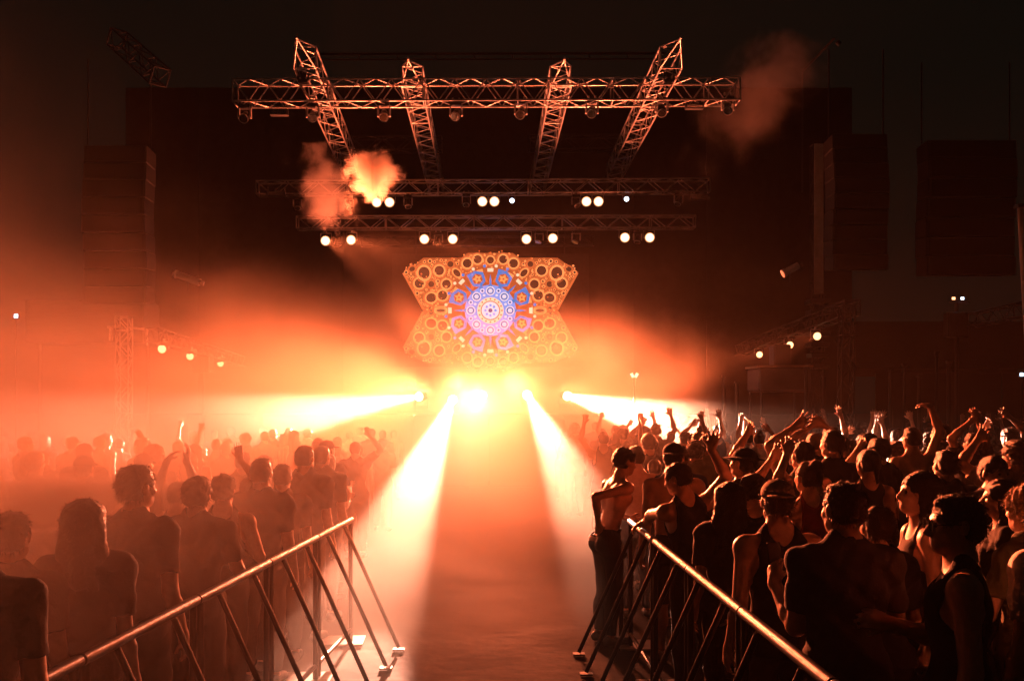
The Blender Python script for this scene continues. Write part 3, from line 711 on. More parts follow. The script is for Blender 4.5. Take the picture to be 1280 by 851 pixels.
# low tent wall far right
tw = empty('tent', (15, 33, 0), 'dark low tent behind the right crowd', 'tent'); a, b = P(1075, 470, 33), P(1290, 470, 33); zt = P(0, 392, 33).z
mesh_obj('tent_roof', [Vector(v) - tw.location for v in ((a.x - .4, 32, a.z + .2), (b.x + 3, 32, a.z + .2), (b.x + 3, 36, zt), (a.x - .4, 36, zt), (a.x - .4, 40, a.z + .2), (b.x + 3, 40, a.z + .2))], [(0, 1, 2, 3), (3, 2, 5, 4)], 'scrim', tw)
for i in range(6): box('tent_wall', (a.x + 1.2 + 2.05 * i, 32.2, a.z / 2), (2.0, .06, a.z + .15), 'scrim', tw)
# left wing
lb = P(155, 510, 24); lb.z = 0
lt = truss('vertical truss tower in the orange fog left of the stage', lb, (lb.x, 24, P(0, 396, 24).z), .30, .32, m='alu', r=.02, up=Vector((0, 1, 0)), name='truss_tower', cat='tower')
tube('cross_arm', P(135, 409, 24), P(152, 409, 23.8), .03, 'alu', lt); tube('cross_arm', P(160, 409, 23.8), P(186, 412, 24), .03, 'alu', lt)
for x, y in ((137, 425), (141, 425), (184, 432)): tube('drop_bar', P(x, 410, 24), P(x, y, 24), .018, 'alu', lt, 6)
pf = empty('side_platform', P(118, 430, 25), 'dark raised side platform under the left speaker array', 'platform'); a, b = P(45, 378, 25), P(190, 430, 25)
box('platform_box', (a + b) / 2, (b.x - a.x, 1.2, a.z - b.z), 'black_paint', pf, bevel=.03)
for x in (50, 185): q = P(x, 430, 25); tube('leg', (q.x, 25, 0), q, .05, 'black_steel', pf)
truss('slanting truss with three amber lamps in the fog left of the stage', P(300, 452, 29), P(190, 418, 20.5), .28, .4, m='galv', r=.018)
for i, (x, y, d) in enumerate(((203, 436, 21.5), (238, 445, 24), (276, 454, 27))):
    par_lamp(x, y, d, .085, 'lamp_amber', 'amber lamp under the foggy left truss, %s of three' % ('leftmost', 'middle', 'rightmost')[i], 'amber lamps left of the stage', .2)
sp2 = empty('speaker_cabinet', P(254, 466, 25), 'small dark speaker cabinet between the left amber lamps', 'speaker'); q = P(254, 454, 25); box('cabinet_body', q, (.44, .4, .46), 'black_paint', sp2); box('front_grille', q + Vector((0, -.21, 0)), (.4, .02, .42), 'grille', sp2)
tube('stand_pole', (q.x, 25, 0), q + Vector((0, 0, -.23)), .03, 'black_steel', sp2)
bl = empty('tiny_lamp', P(20, 395, 26), 'tiny bluish lamp at the far left edge', 'lamp'); box('housing', P(20, 395, 26), (.18, .12, .16), 'black_paint', bl); box('lamp_face', P(20, 395, 25.92), (.1, .012, .1), 'lamp_blue', bl); tube('stem', (bl.location.x, 26, 0), P(20, 398, 26), .025, 'black_steel', bl, 6)
truss('faint hanging truss piece high on the left', P(146, 48, 24), P(200, 96, 22.5), .40, .4, m='black_steel')

b = P(793, 510, 22); b.z = 0; t = empty('lamp_post', b, 'thin stand with a small bright lamp above the right white beam', 'lamp post')
tube('post_tube', b, P(793, 473, 22), .02, 'black_steel', t)
for q in (-1, 1): box('lamp_housing', P(793 + 2.6 * q, 469, 22.04), (.08, .06, .12), 'black_paint', t, (0, .5 * q, 0)); box('lamp_face', P(793 + 2.6 * q, 469, 21.98), (.06, .012, .10), 'lamp_lit', t, (0, .5 * q, 0))
# ------------------------------------------------------------------ crowd barriers
def barrier(A, B, side, label, group, struts=(.25, .74), foot=True):
    """A, B: base points of the section, side: +1 / -1 the crowd side along x"""
    A = Vector(A); B = Vector(B); t = empty('crowd_barrier', A, label, 'barrier', group); up = Vector((0, 0, 1.1)); u = (B - A).normalized()
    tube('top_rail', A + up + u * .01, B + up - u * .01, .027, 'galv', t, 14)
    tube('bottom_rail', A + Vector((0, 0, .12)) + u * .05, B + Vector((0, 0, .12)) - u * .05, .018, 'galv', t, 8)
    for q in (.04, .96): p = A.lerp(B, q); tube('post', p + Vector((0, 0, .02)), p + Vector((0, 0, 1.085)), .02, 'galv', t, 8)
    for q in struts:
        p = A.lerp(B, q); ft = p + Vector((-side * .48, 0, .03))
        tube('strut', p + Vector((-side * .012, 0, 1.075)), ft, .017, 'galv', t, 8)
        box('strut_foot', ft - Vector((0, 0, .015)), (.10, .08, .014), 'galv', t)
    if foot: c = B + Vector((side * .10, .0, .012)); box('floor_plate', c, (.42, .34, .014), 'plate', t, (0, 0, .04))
    return t
xl = lambda d: -1.257 - .078 * (8.64 - d)
NB = ['nearest the camera', 'second from the camera', 'third from the camera', 'fourth from the camera', 'fifth from the camera', 'sixth from the camera', 'seventh from the camera', 'eighth from the camera', 'ninth from the camera', 'tenth from the camera', 'eleventh from the camera']
for k in range(5):
    a = 2.29 + 1.3 * k
    barrier((1.245, a, 0), (1.245, a + 1.3, 0), 1, 'steel barrier section on the right of the aisle, ' + NB[k], 'right barrier sections')
for k in range(5):
    a = 2.70 + 1.25 * k; barrier((xl(a), a, 0), (xl(a + 1.25), a + 1.25, 0), -1, 'steel barrier section on the left of the aisle, ' + NB[k], 'left barrier sections', (.24, .73))
hr = empty('handrail', (1.17, 8.9, 0), 'thick handrail sloping down beside the man at the gap in the right barrier', 'handrail')
tube('rail', (1.19, 10.6, 1.13), (1.19, 8.85, .80), .04, 'galv', hr, 14)
for (y, z) in ((10.5, 1.1), (8.95, .82)): tube('post', (1.19, y, 0), (1.19, y, z), .022, 'galv', hr)
for (y, z) in ((10.5, .5), ): tube('low_rail', (1.19, 10.5, .62), (1.19, 8.95, .34), .016, 'galv', hr)
# ------------------------------------------------------------------ the crowd
def skin(name, col):
    m = mat(name, col, .42, 0, .12, 30, .12, .5); b = m.node_tree.nodes['Principled BSDF']
    b.inputs['Subsurface Weight'].default_value = .0; return m
SKIN = [skin('skin_fair', (.52, .33, .24)), skin('skin_tan', (.40, .24, .16)), skin('skin_brown', (.24, .13, .085))]
HAIRM = [mat('hair_black', (.012, .010, .009), .45, 0, .4, 120, .6), mat('hair_brown', (.045, .026, .015), .45, 0, .4, 120, .6), mat('hair_blond', (.30, .19, .09), .45, 0, .35, 120, .6)]
CLOTH = {k: mat('cloth_' + k, c, .85, 0, .18, 14, .35, .2) for k, c in dict(black=(.018, .018, .02), charcoal=(.05, .05, .055), grey=(.22, .22, .23), white=(.62, .61, .58), navy=(.03, .04, .08), red=(.22, .04, .035), olive=(.09, .09, .05), denim=(.07, .09, .14), tan=(.30, .23, .16)).items()}
SHOE = mat('shoe_rubber', (.06, .06, .06), .6, 0, .3, 20)
EYE = mat('eye_dark', (.03, .02, .015), .08, 0, .1, 10)
def stray(me, n, length, seed):
    """thin hairs standing off the hair surface"""
    r = np.random.RandomState(seed); nv = len(me.vertices)
    if nv == 0: return None
    co = np.empty(nv * 3, np.float32); me.vertices.foreach_get('co', co); co = co.reshape(-1, 3)
    no = np.empty(nv * 3, np.float32); me.vertices.foreach_get('normal', no); no = no.reshape(-1, 3)
    i = r.randint(0, nv, n); p = co[i]; d = no[i] + r.normal(0, .55, (n, 3)) + np.array([0, -.2, -.25]); d /= np.linalg.norm(d, axis=1)[:, None]
    s = np.cross(d, r.normal(size=(n, 3))); s /= np.linalg.norm(s, axis=1)[:, None]
    L = length * r.uniform(.4, 1.3, (n, 1)); w = .0011
    mid = p + d * L * .55 + np.array([0, 0, -.1]) * L
    tip = p + d * L + np.array([0, -.1, -.35]) * L
    v = np.stack([p - s * w - d * .004, p + s * w - d * .004, mid + s * w * .8, mid - s * w * .8, tip], 1).reshape(-1, 3)
    m2 = bpy.data.meshes.new('stray_hair'); k = np.arange(n) * 5
    loops = np.stack([k, k + 1, k + 2, k + 3, k + 3, k + 2, k + 4], 1).ravel()
    m2.vertices.add(len(v)); m2.vertices.foreach_set('co', v.astype(np.float32).ravel())
    m2.loops.add(len(loops)); m2.loops.foreach_set('vertex_index', loops.astype(np.int32))
    m2.polygons.add(2 * n); m2.polygons.foreach_set('loop_start', np.stack([np.arange(n) * 7, np.arange(n) * 7 + 4], 1).ravel().astype(np.int32))
    m2.update(calc_edges=True); m2.materials.append(me.materials[0]); return m2
def build_person(res, info, colours, seed, hairs=0, hlen=.022, eyes=False, glasses=False, yaw=0, loc=(0, 0, 0), scale=1.0):
    sk, hr, tp, pn, ht = colours
    meshes = {}
    for k, Fl in res.items():
        m = sk if k == 'body' else hr if k == 'hair' else ht if k in ('cap', 'brimmed_hat') else pn if k in ('trousers', 'shorts') else SHOE if k.startswith('shoe') else tp
        meshes[k] = Fl.mesh(k, m)
    root = bpy.data.objects.new('person', meshes['body']); root.location = loc; root.rotation_euler = (0, 0, yaw); root.scale = (scale,) * 3; COL.objects.link(root)
    for k, me in meshes.items():
        if k == 'body' or len(me.polygons) == 0: continue
        o = bpy.data.objects.new('shoe' if k.startswith('shoe') else k, me); link(o, root)
        if k == 'hair' and hairs:
            s2 = stray(me, hairs, hlen, seed); q = bpy.data.objects.new('stray_hair', s2); q['kind'] = 'stuff'; link(q, o)
    HT, RH = info['HT'], info['RH']
    if eyes:
        for s_ in (-1, 1):
            bm = bmesh.new(); bmesh.ops.create_uvsphere(bm, u_segments=10, v_segments=8, radius=.0105); me = bpy.data.meshes.new('eye'); bm.to_mesh(me); bm.free(); me.materials.append(EYE)
            o = bpy.data.objects.new('eye', me); o.location = HT((s_ * .032, .086, 1.648)); link(o, root)
    if glasses:
        bm = bmesh.new(); Rm = Matrix([list(r) for r in RH])
        for s_ in (-1, 1):
            c = HT((s_ * .034, .108, 1.648)); n = 20
            ring = [bm.verts.new(Vector(c) + Rm @ Vector((math.cos(a) * rr_ * 1.15, dy, math.sin(a) * rr_))) for rr_, dy in ((.0235, 0), (.0205, 0), (.0205, -.004), (.0235, -.004)) for a in [2 * math.pi * i / n for i in range(n)]]
            for q in range(4):
                for i in range(n): bm.faces.new((ring[q * n + i], ring[q * n + (i + 1) % n], ring[((q + 1) % 4) * n + (i + 1) % n], ring[((q + 1) % 4) * n + i]))
            a, b = Vector(HT((s_ * .061, .106, 1.652))), Vector(HT((s_ * .086, -.01, 1.650)))
            for (a, b) in ((a, b), (Vector(HT((s_ * .012, .108, 1.652))), Vector(HT((0, .110, 1.654))))):
                mtx = (b - a).to_track_quat('Z', 'Y').to_matrix().to_4x4(); mtx.translation = (a + b) / 2
                bmesh.ops.create_cone(bm, cap_ends=True, segments=6, radius1=.002, radius2=.002, depth=(b - a).length, matrix=mtx)
        me = bpy.data.meshes.new('glasses'); bm.to_mesh(me); bm.free(); me.materials.append(M['phone']); link(bpy.data.objects.new('glasses', me), root)
    return root
PLACED = []
def person(px, py, d, label, yaw=0, sk=1, hr=0, tp='black', pn='denim', ht='charcoal', group=None, arms=None, h=None, hairs=None, tall=None, hlen=.022, eyes=False, glasses=False, seed=None, zfoot=0, **kw):
    top = P(px, py, d); hgt = (top.z - zfoot) if tall is None else tall; s = hgt / 1.757
    kn = {'crouch': .31}.get(kw.get('legs'), 0)
    if kn: s = (top.z) / (1.757 - kn)
    loc = np.array([top.x, d, -kn * s])
    R = rz(yaw)
    A = {}
    for k, v in (arms or {}).items():
        if isinstance(v, dict):
            v = dict(v)
            if 'px' in v: q = P(*v.pop('px')); v['to'] = R.T @ (np.array(q) - loc) / s
            if 'hand' in v: v['hand'] = R.T @ np.array(v['hand'], float)
            if 'n' in v: v['n'] = R.T @ np.array(v['n'], float)
            if 'hint' in v: v['hint'] = R.T @ np.array(v['hint'], float)
        A[k] = v
    seed = int(px * 7 + py) if seed is None else seed
    h = h or (.0078 if d < 5.6 else .0105 if d < 9.5 else .014)
    res, info = make_figure(arms=A, h=h, seed=seed, **kw)
    if hairs is None: hairs = 1500 if d < 5.6 else 700 if d < 9.5 else 0
    o = build_person(res, info, (SKIN[sk], HAIRM[hr], CLOTH[tp], CLOTH[pn], CLOTH[ht]), seed, hairs, hlen, eyes, glasses, yaw, tuple(loc), s)
    tag(o, label, 'person', group); PLACED.append((top.x, d)); return o, info, loc, R, s
PI = math.pi
# --- right, near the camera
r1 = person(1055, 604, 4.4, 'man with short dark hair seen from behind, nearest the right barrier', .08, 1, 1, 'charcoal', 'denim', hair='crop', top='tee', head=(.22, -.08, .03), build=1.04,
       arms={'L': dict(px=(968, 728, 4.66), curl=.8, hint=(.1, -.5, -1), n=(.6, .5, .3), hand=(.1, .35, 1)), 'R': 'bent'})
person(1198, 619, 3.95, 'man in profile with glasses and dark tank top at lower right', 1.18, 1, 0, 'black', 'black', hair='crop', top='tank', head=(.28, -.06, 0), eyes=True, glasses=True,
       arms={'L': 'down', 'R': 'bent'})
person(972, 600, 5.2, 'man in a pale backward cap and dark tank top near the barrier', .12, 1, 1, 'black', 'charcoal', 'tan', hair='crop', hat='capback', top='tank', head=(-.25, -.05, 0), arms={'L': 'down', 'R': 'bent'})
person(1148, 588, 5.3, 'woman in profile facing left with long dark hair and lit face', 1.45, 0, 0, 'charcoal', 'black', sex='f', hair='long', top='tank', eyes=True, arms={'L': 'down', 'R': 'bent'}, head=(.1, .05, 0))
person(912, 601, 6.2, 'woman with long dark hair seen from behind by the right barrier', -.15, 1, 0, 'black', 'black', sex='f', hair='long', top='tee', arms={'L': 'down', 'R': 'bent'})
person(941, 592, 6.9, 'person with rounded dark hair raising a rim lit forearm', .1, 0, 0, 'black', 'black', sex='f', hair='messy', top='tank', arms={'R': dict(px=(984, 566, 6.75), hint=(-.5, -.3, -1), curl=.5, spread=.3), 'L': 'down'})
person(1096, 631, 4.95, 'short person between the two nearest men, only lit hair top showing', .1, 1, 1, 'black', 'black', sex='f', hair='bun' if False else 'short', top='tee', arms={'L': 'bent', 'R': 'bent'})
person(1252, 597, 5.7, 'dark haired woman turned left with bright lit face near right edge', 1.25, 0, 0, 'black', 'black', sex='f', hair='long', top='tee', eyes=True, arms={'L': 'down', 'R': 'down'})
person(1286, 609, 4.9, 'person with glowing curly fair hair cut by the right edge', .5, 0, 2, 'olive', 'black', sex='f', hair='curly', top='tee', hlen=.035, arms={'L': 'bent', 'R': 'down'})
person(1332, 603, 4.2, 'person in pale tee whose shoulder enters at the right edge', .2, 0, 1, 'white', 'denim', hair='short', top='tee', arms={'L': 'down', 'R': 'down'})
person(1241, 570, 6.9, 'person facing the camera between the women at right', PI + .15, 1, 0, 'charcoal', 'black', hair='short', top='tee', eyes=True, arms={'L': 'down', 'R': 'down'}, head=(.1, -.1, 0))
person(1270, 551, 8.0, 'person in pale shirt seen from behind near the right edge', .2, 0, 1, 'tan', 'denim', hair='messy', top='tee', arms={'L': 'upbent', 'R': 'down'})
# --- right, along the barrier further off
person(759, 558, 8.9, 'slim bare chested man at the barrier gap, profile to the right', -1.2, 2, 0, 'charcoal', 'black', hair='messy', top=None, lean=(.26, 0, 0), build=.88,
       arms={'R': dict(px=(748, 655, 8.78), hint=(-1, -.15, -.35), curl=.7), 'L': dict(px=(786, 648, 9.2), hint=(.3, .5, -1), curl=.7)})
person(795, 557, 10.0, 'bare backed person lost in orange haze behind the slim man', .15, 0, 1, 'white', 'denim', hair='crop', top=None, arms={'L': 'down', 'R': 'down'})
person(818, 574, 10.9, 'hazy person half hidden right of the bare backed figure', -.1, 0, 1, 'tan', 'denim', hair='short', top='tee', arms={'L': 'upbent', 'R': 'down'})
person(842, 554, 8.3, 'shirtless man in backward cap seen from behind', -.1, 1, 0, 'black', 'black', 'charcoal', hair='crop', hat='capback', top=None, pants='short', build=1.08, arms={'L': 'down', 'R': 'bent'}, head=(-.2, 0, 0))
person(868, 577, 7.25, 'dancer leaning on the rail with one hand thrown high', .3, 1, 0, 'black', 'black', hair='short', top='tank', lean=(.12, -.10, .1), head=(.5, -.15, 0),
       arms={'L': dict(px=(806, 653, 7.75), hint=(-.3, -.2, 1), curl=.6, spread=.2, n=(0, 0, -1), hand=(-.9, .3, -.35)), 'R': dict(px=(889, 561, 7.05), hint=(1, -.2, -.4), curl=.1, spread=1.1, hand=(.25, .1, 1), n=(0, 1, 0))})
person(928, 560, 7.8, 'person in a wide brimmed hat among the right crowd', .35, 1, 0, 'black', 'black', 'black', hair='short', hat='hat', top='tee', arms={'L': 'bent', 'R': 'bent'}, head=(.3, 0, .08))
# --- right, middle distance
person(972, 543, 9.2, 'dark haired person left of the rim lit heads, mid right crowd', .5, 0, 0, 'black', 'black', hair='short', top='tee', arms={'L': 'upbent', 'R': 'down'})
person(1003, 552, 8.3, 'person with one arm straight up and fingers spread', .2, 0, 0, 'olive', 'black', hair='short', top='tank', arms={'L': dict(px=(995, 532, 8.2), hint=(-1, 0, -.2), curl=.2, spread=1.2), 'R': 'bent'})
person(1040, 538, 9.0, 'man in black tee with bright rim on the left of his head', .4, 0, 0, 'black', 'black', hair='crop', top='tee', arms={'L': 'bent', 'R': 'bent'})
person(1098, 547, 9.4, 'person with rim lit face holding one hand beside the head', .55, 0, 0, 'black', 'black', hair='short', top='tee', arms={'L': dict(px=(1073, 562, 9.2), hint=(-.3, 0, -1), curl=.4, spread=.9), 'R': 'bent'})
person(1140, 534, 10.6, 'shirtless man with one arm up and wrist bent over', .2, 0, 0, 'black', 'black', hair='crop', top=None, arms={'R': dict(px=(1163, 508, 10.5), hint=(1, 0, -.2), curl=.5, spread=.2, hand=(-1, 0, .25), n=(0, 0, -1)), 'L': 'bent'})
person(1176, 530, 12.2, 'person beside the raised bent arm, face lit from the left', .7, 0, 0, 'black', 'black', hair='short', top='tee', eyes=False, arms={'L': 'down', 'R': 'bent'})
person(1216, 541, 11.2, 'person clapping both hands overhead in the far right crowd', .3, 0, 0, 'charcoal', 'black', hair='short', top='tee', arms={'L': dict(px=(1213, 527, 11), hint=(-1, 0, -.3), curl=.3), 'R': dict(px=(1222, 523, 11), hint=(1, 0, -.3), curl=.3)})
person(1262, 535, 12.5, 'person at far right edge with hand held above the heads', .2, 0, 0, 'charcoal', 'black', hair='messy', top='tee', arms={'L': 'upbent', 'R': dict(px=(1262, 521, 12.4), hint=(1, 0, -.3), curl=.2, spread=1)})
person(1018, 541, 11.0, 'person with both forearms raised behind the spread fingers', .1, 0, 1, 'black', 'black', hair='short', top='tee', arms={'L': dict(px=(1015, 532, 10.8), hint=(-1, 0, -.3)), 'R': dict(px=(1029, 531, 10.8), hint=(1, 0, -.3))})
person(1085, 560, 7.9, 'person with dark ponytail below the raised hands', .15, 1, 0, 'black', 'black', sex='f', hair='pony', top='tank', arms={'L': 'down', 'R': 'down'})
person(1182, 563, 7.6, 'person in black behind the long haired woman in profile', .1, 1, 0, 'black', 'black', hair='crop', top='tee', arms={'L': 'down', 'R': 'down'})
person(1010, 575, 6.9, 'bare shouldered person behind the nearest man', .3, 0, 1, 'red', 'black', sex='f', hair='bun', top='tank', arms={'L': 'upbent', 'R': 'bent'})
# --- left
person(171, 582, 5.4, 'man with flat cropped hair, most upright silhouette in left crowd', -.25, 1, 0, 'black', 'black', hair='flat', top='tee', head=(-.3, 0, 0), arms={'L': 'bent', 'R': 'down'})
person(106, 622, 4.6, 'person with rounded dark hair in front of the left smoke wisp', .15, 1, 0, 'black', 'black', sex='f', hair='long', top='tee', arms={'L': 'down', 'R': 'down'})
person(247, 597, 6.3, 'left of two touching dark heads in the left crowd', -.1, 1, 0, 'black', 'black', hair='messy', top='tee', arms={'L': 'down', 'R': 'bent'})
person(279, 594, 7.0, 'right of two touching dark heads in the left crowd', .1, 1, 0, 'black', 'black', hair='messy', top='tank', arms={'L': 'down', 'R': 'bent'})
person(327, 573, 7.6, 'person left of a lower bulky shoulder, foggy left crowd', -.1, 1, 0, 'black', 'black', hair='crop', top='tee', build=1.1, arms={'L': 'down', 'R': 'down'})
person(353, 580, 8.3, 'person pressed against the dark head beside, foggy left crowd', .1, 1, 0, 'black', 'black', hair='short', top='tee', arms={'L': 'bent', 'R': 'down'})
person(381, 557, 9.0, 'round head standing out against the white left beam', -.2, 1, 0, 'black', 'black', hair='crop', top='tee', arms={'L': 'down', 'R': 'down'})
person(402, 557, 9.9, 'paler round head just right of a darker one in the left beam', -.2, 1, 0, 'black', 'black', hair='short', top='tee', arms={'L': 'down', 'R': 'down'})
person(14, 640, 4.4, 'dark head at the left picture edge', .1, 1, 0, 'black', 'black', hair='short', top='tee', arms={'L': 'down', 'R': 'down'})
person(38, 607, 6.2, 'dark head behind the smoke wisp at far left', -.1, 1, 0, 'black', 'black', hair='messy', top='tee', arms={'L': 'down', 'R': 'down'})
person(222, 602, 7.6, 'person holding both hands up together above the left crowd', 0, 1, 0, 'black', 'black', hair='short', top='tank', arms={'L': dict(px=(208, 577, 7.4), hint=(-1, 0, -.5), curl=.5, spread=.2, hand=(.5, 0, .8), n=(1, 0, -.4)), 'R': dict(px=(233, 575, 7.4), hint=(1, 0, -.5), curl=.5, spread=.4, hand=(.3, 0, 1), n=(-1, 0, -.2))})
person(312, 597, 8.0, 'person with one straight arm raised beside the two dark heads', 0, 1, 0, 'black', 'black', hair='short', top='tank', arms={'R': dict(px=(300, 574, 7.9), hint=(1, 0, -.3), curl=.1, spread=.1, hand=(-.15, 0, 1)), 'L': 'down'})
person(444, 552, 14.0, 'person pointing a hand up at the right end of the left crowd', 0, 1, 0, 'black', 'black', hair='short', top='tee', arms={'R': dict(px=(462, 545, 13.9), hint=(1, 0, -.3), curl=.2, spread=.1, hand=(-.4, 0, 1)), 'L': 'down'})
person(478, 548, 17.0, 'faint person nearest the left aisle beam', 0, 1, 0, 'black', 'black', hair='short', top='tee', arms={'L': 'down', 'R': 'down'})
person(-34, 625, 3.55, 'near person whose dark shoulder enters at the lower left edge', .1, 1, 0, 'black', 'black', hair='short', top='tee', arms={'L': 'down', 'R': 'down'})
# phone in a hand
o, info, loc, R, s = r1
S_, E_, W_, fd = info['W']['L']; pw = loc + s * (R @ (W_ + fd * .09))
ph = empty('phone', Vector(pw), 'dark phone held by the nearest man behind the right barrier', 'phone')
box('phone_body', Vector(pw) + Vector((.012, .035, .02)), (.075, .010, .15), 'phone', ph, (-.2, 0, .35), .25)

# --- the rest of the crowd: ten figures, copied
VAR = []
for i, (kw, col) in enumerate((
        (dict(hair='short', top='tee', arms={'L': 'down', 'R': 'down'}), (0, 0, 'black', 'denim')),
        (dict(hair='crop', top='tank', arms={'L': 'up', 'R': 'down'}), (1, 0, 'charcoal', 'black')),
        (dict(hair='long', sex='f', top='tank', arms={'L': 'down', 'R': 'bent'}), (0, 1, 'red', 'black')),
        (dict(hair='messy', top='tee', arms={'L': 'upbent', 'R': 'up'}), (0, 1, 'grey', 'denim')),
        (dict(hair='crop', hat='cap', top='tee', arms={'L': 'bent', 'R': 'bent'}), (1, 0, 'navy', 'black')),
        (dict(hair='bun', sex='f', top='tee', arms={'L': 'down', 'R': 'upbent'}), (0, 0, 'white', 'denim')),
        (dict(hair='short', top=None, arms={'L': 'down', 'R': 'down'}), (0, 1, 'black', 'black')),
        (dict(hair='curly', top='tee', arms={'L': 'bent', 'R': 'down'}), (2, 0, 'olive', 'denim')),
        (dict(hair='pony', sex='f', top='tank', arms={'L': 'up', 'R': 'up'}), (0, 1, 'black', 'denim')),
        (dict(hair='short', hat='capback', top='tee', arms={'L': 'down', 'R': 'up'}), (1, 0, 'charcoal', 'black')))):
    res, info = make_figure(h=.0155, seed=100 + i, **kw)
    VAR.append((res, info, (SKIN[col[0]], HAIRM[col[1]], CLOTH[col[2]], CLOTH[col[3]], CLOTH['charcoal'])))
FIRST = {}
rg = random.Random(11)
def extra(x, y, side):
    i = rg.choices(range(10), (16, 8, 10, 6, 9, 9, 9, 9, 4, 6) if side > 0 else (22, 1, 12, 1, 12, 3, 9, 12, 0, 1))[0]; yaw = rg.gauss(0, .45); s = rg.uniform(.93, 1.04) * (1 if side > 0 else .945)
    if i not in FIRST:
        o = build_person(*VAR[i], 100 + i); FIRST[i] = o; new = o
    else:
        o = FIRST[i]; new = o.copy(); COL.objects.link(new)
        for ch in o.children:
            c = ch.copy(); COL.objects.link(c); c.parent = new
    new.location = (x, y, 0); new.rotation_euler = (0, 0, yaw); new.scale = (s, s, s)
    look = ('with short hair and black tee', 'in dark tank top with one arm up', 'with long hair and red top', 'in grey tee with both arms raised', 'in peaked cap and navy tee', 'with hair bun and white tee', 'bare chested with short hair', 'with curly hair and olive tee', 'with ponytail and both arms up', 'in backward cap with an arm up')[i]
    if side > 0: tag(new, 'small far figure %s in the right crowd' % look, 'person', 'far figures in the right crowd')
    else: tag(new, 'fog blurred figure %s in the left crowd' % look, 'person', 'far figures in the left crowd')
cnt = {1: 0, -1: 0}; tries = 0
while tries < 6000 and (cnt[1] < 95 or cnt[-1] < 62):
    tries += 1; side = 1 if rg.random() < .6 else -1
    if cnt[side] >= (95 if side > 0 else 62): continue
    y = rg.uniform(7.2, 23); x = side * rg.uniform(1.65, 12.5)
    pxl = VX + F * x / y
    if not (-15 < pxl < 1300): continue
    if y < 9 and rg.random() < .5: continue
    if side < 0 and (y < 6.3 or x > -1.55 or (y < 9.5 and x > -2.7)): continue
    if any((x - a)**2 + (y - b)**2 < (.52 if y > 9 else .6)**2 for a, b in PLACED): continue
    # keep the view of the hand-placed people clear
    if side > 0 and y < 9.0 and any(abs((VX + F * a / b) - pxl) < 30 and b > y for a, b in PLACED[:60]): continue
    PLACED.append((x, y)); cnt[side] += 1; extra(x, y, side)
# ------------------------------------------------------------------ haze and stage smoke
def volume(name, lo, hi, col, aniso, dens, nodes=None, step=None):
    lo = Vector(lo); hi = Vector(hi); c = (lo + hi) / 2; s = (hi - lo) / 2
    v = [(c.x + a * s.x, c.y + b * s.y, c.z + d * s.z) for a in (-1, 1) for b in (-1, 1) for d in (-1, 1)]
    m = bpy.data.materials.new(name); m.use_nodes = True; nt = m.node_tree; nt.nodes.clear()
    out = nt.nodes.new('ShaderNodeOutputMaterial'); pv = nt.nodes.new('ShaderNodeVolumePrincipled')
    pv.inputs['Color'].default_value = (*col, 1); pv.inputs['Anisotropy'].default_value = aniso; pv.inputs['Density'].default_value = dens
    nt.links.new(pv.outputs[0], out.inputs['Volume'])
    if nodes: nodes(nt, pv)
    o = mesh_obj(name, v, [(0, 1, 3, 2), (4, 6, 7, 5), (0, 4, 5, 1), (2, 3, 7, 6), (0, 2, 6, 4), (1, 5, 7, 3)], m); o['kind'] = 'stuff'
    if step: m.cycles.volume_step_rate = step
    return o
volume('haze', (-42, -6, -1), (42, 60, 15.5), (.95, .88, .80), .3, .0005)
def kit(nt):
    N, L = nt.nodes.new, nt.links.new
    geo = N('ShaderNodeNewGeometry'); pos = geo.outputs['Position']
    sp = N('ShaderNodeSeparateXYZ'); L(pos, sp.inputs[0])
    def m(op, *a):
        n = N('ShaderNodeMath'); n.operation = op
        for i, x in enumerate(a):
            if isinstance(x, (int, float)): n.inputs[i].default_value = x
            else: L(x, n.inputs[i])
        return n.outputs[0]
    def mr(x, a, b, c, d):
        n = N('ShaderNodeMapRange'); n.interpolation_type = 'SMOOTHSTEP'; L(x, n.inputs[0])
        for i, q in enumerate((a, b, c, d)):
            if isinstance(q, (int, float)): n.inputs[i + 1].default_value = q
            else: L(q, n.inputs[i + 1])
        return n.outputs[0]
    def noise(scale, detail=2, off=(0, 0, 0), rough=.5, stretch=(1, 1, 1), dist=0):
        mp = N('ShaderNodeMapping'); L(pos, mp.inputs[0]); mp.inputs['Location'].default_value = off; mp.inputs['Scale'].default_value = stretch
        n = N('ShaderNodeTexNoise'); n.inputs['Scale'].default_value = scale; n.inputs['Detail'].default_value = detail; n.inputs['Roughness'].default_value = rough; n.inputs['Distortion'].default_value = dist
        L(mp.outputs[0], n.inputs['Vector']); return n.outputs[0]
    return N, L, sp.outputs, m, mr, noise
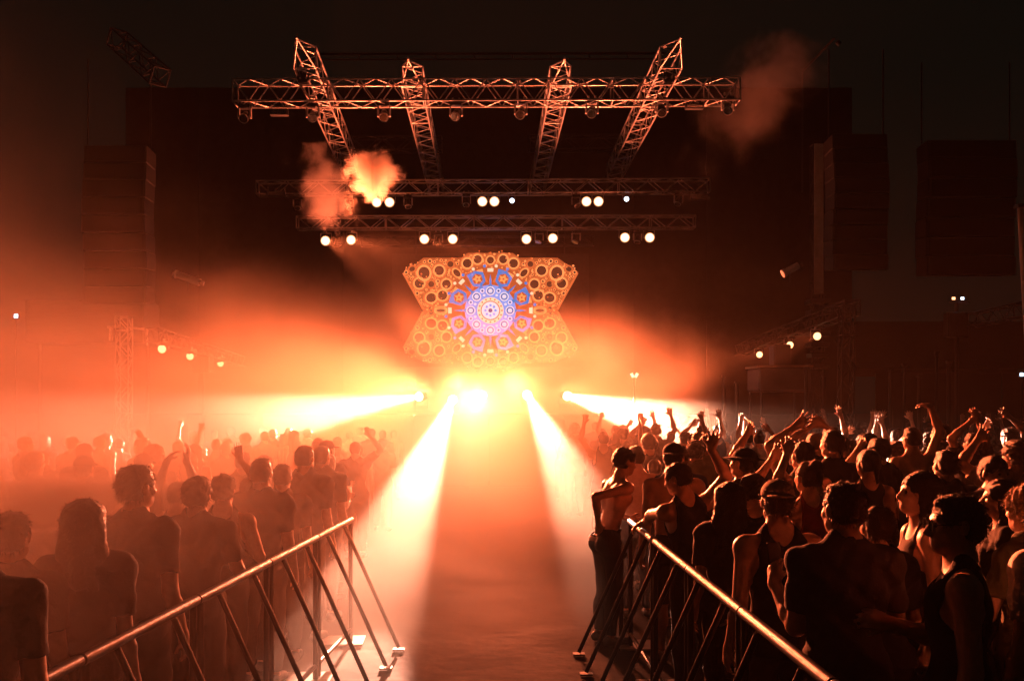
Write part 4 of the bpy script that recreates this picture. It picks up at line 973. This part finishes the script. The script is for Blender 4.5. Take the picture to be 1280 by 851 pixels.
def bank(nt, pv):
    N, L, xyz, m, mr, noise = kit(nt); X, Y, Z = xyz[0], xyz[1], xyz[2]
    nz = noise(.42, 3, (3, 1, 7), .55, (1, .7, 1.3), .3)
    big = noise(.13, 1, (11, 4, 2))
    # top of the bank: higher on the left
    top = m('ADD', m('MULTIPLY', m('SUBTRACT', nz, .5), 3.4), m('MULTIPLY', mr(X, -9, 3, .45, 0), 1.0))
    zt = m('SUBTRACT', m('SUBTRACT', Z, top), mr(Y, 5, 25, 0, .6))
    a = mr(zt, .9, 3.5, 1, 0)
    xr = m('SUBTRACT', X, m('ADD', m('MULTIPLY', mr(Y, 11, 23, 0, 1), 3.0), mr(Y, 6, 11, -2.9, .3)))
    b = m('MAXIMUM', mr(Y, 13, 19, 0, .05), mr(m('ADD', xr, m('MULTIPLY', m('SUBTRACT', nz, .5), 1.6)), .6, 2.4, 1, 0))
    c = mr(X, -13.5, -9, 0, 1); e = m('ADD', mr(Y, 1.5, 5, .05, 1), m('MULTIPLY', mr(Y, 11, 6, 0, 1), mr(X, -1.3, -2.2, 0, 3.4))); f_ = mr(Y, 26.6, 28.8, 1, 0)
    n2 = mr(m('ADD', m('MULTIPLY', nz, .6), m('MULTIPLY', big, .4)), .38, .62, .16, 1.1)
    d = m('MULTIPLY', m('MULTIPLY', a, b), m('MULTIPLY', m('MULTIPLY', c, e), m('MULTIPLY', f_, n2)))
    d = m('MULTIPLY', d, m('SUBTRACT', 1.0, m('MULTIPLY', mr(X, -4, -6.5, 0, .4), mr(Y, 14, 18, 0, 1))))
    d = m('MULTIPLY', d, mr(m('ADD', Z, m('ADD', mr(Y, 7, 12, 0, 2), mr(X, -1.7, -1.3, 0, 2))), .75, 1.6, .04, 1))
    L(m('MULTIPLY', d, .074), pv.inputs['Density'])
volume('smoke_bank', (-14, .6, .03), (13, 29, 6.2), (.97, .85, .74), .45, .1, bank)
def puff(c, r, dens, scale, seed, rag=.9, tilt=0.0, name='smoke_puff', stretch=(1, 1, 1)):
    c = Vector(c); r = Vector(r)
    def f(nt, pv):
        N, L, xyz, m, mr, noise = kit(nt)
        x = m('DIVIDE', m('SUBTRACT', m('SUBTRACT', xyz[0], c.x), m('MULTIPLY', m('SUBTRACT', xyz[2], c.z), tilt)), r.x); y = m('DIVIDE', m('SUBTRACT', xyz[1], c.y), r.y); z = m('DIVIDE', m('SUBTRACT', xyz[2], c.z), r.z)
        q = m('SQRT', m('ADD', m('ADD', m('MULTIPLY', x, x), m('MULTIPLY', y, y)), m('MULTIPLY', z, z)))
        nz = noise(scale, 4, (seed, seed * 2, seed * 3), .6, stretch, .4)
        e = m('SUBTRACT', m('SUBTRACT', 1.0, q), m('MULTIPLY', m('SUBTRACT', .58, nz), rag * 2))
        L(m('MULTIPLY', mr(e, .0, .55, 0, 1), dens), pv.inputs['Density'])
    ex = abs(tilt) * r.z
    return volume(name, c - Vector((r.x + ex, r.y, r.z)), c + Vector((r.x + ex, r.y, r.z)), (.97, .88, .80), .2, dens, f)
puff(P(464, 218, 26.3), (.9, .7, .78), 6.0, 1.9, 1.3, 1.0)
puff(P(408, 236, 26.5), (.9, .7, 1.35), 1.0, 1.6, 4.1, 1.1, -.25)
puff(P(945, 130, 25.0), (1.6, 1.2, 2.4), .15, .7, 7.7, 1.1, .45)
puff(P(66, 626, 5.4), (.62, .3, .20), 9.0, 2.8, 2.2, .9, 1.1)
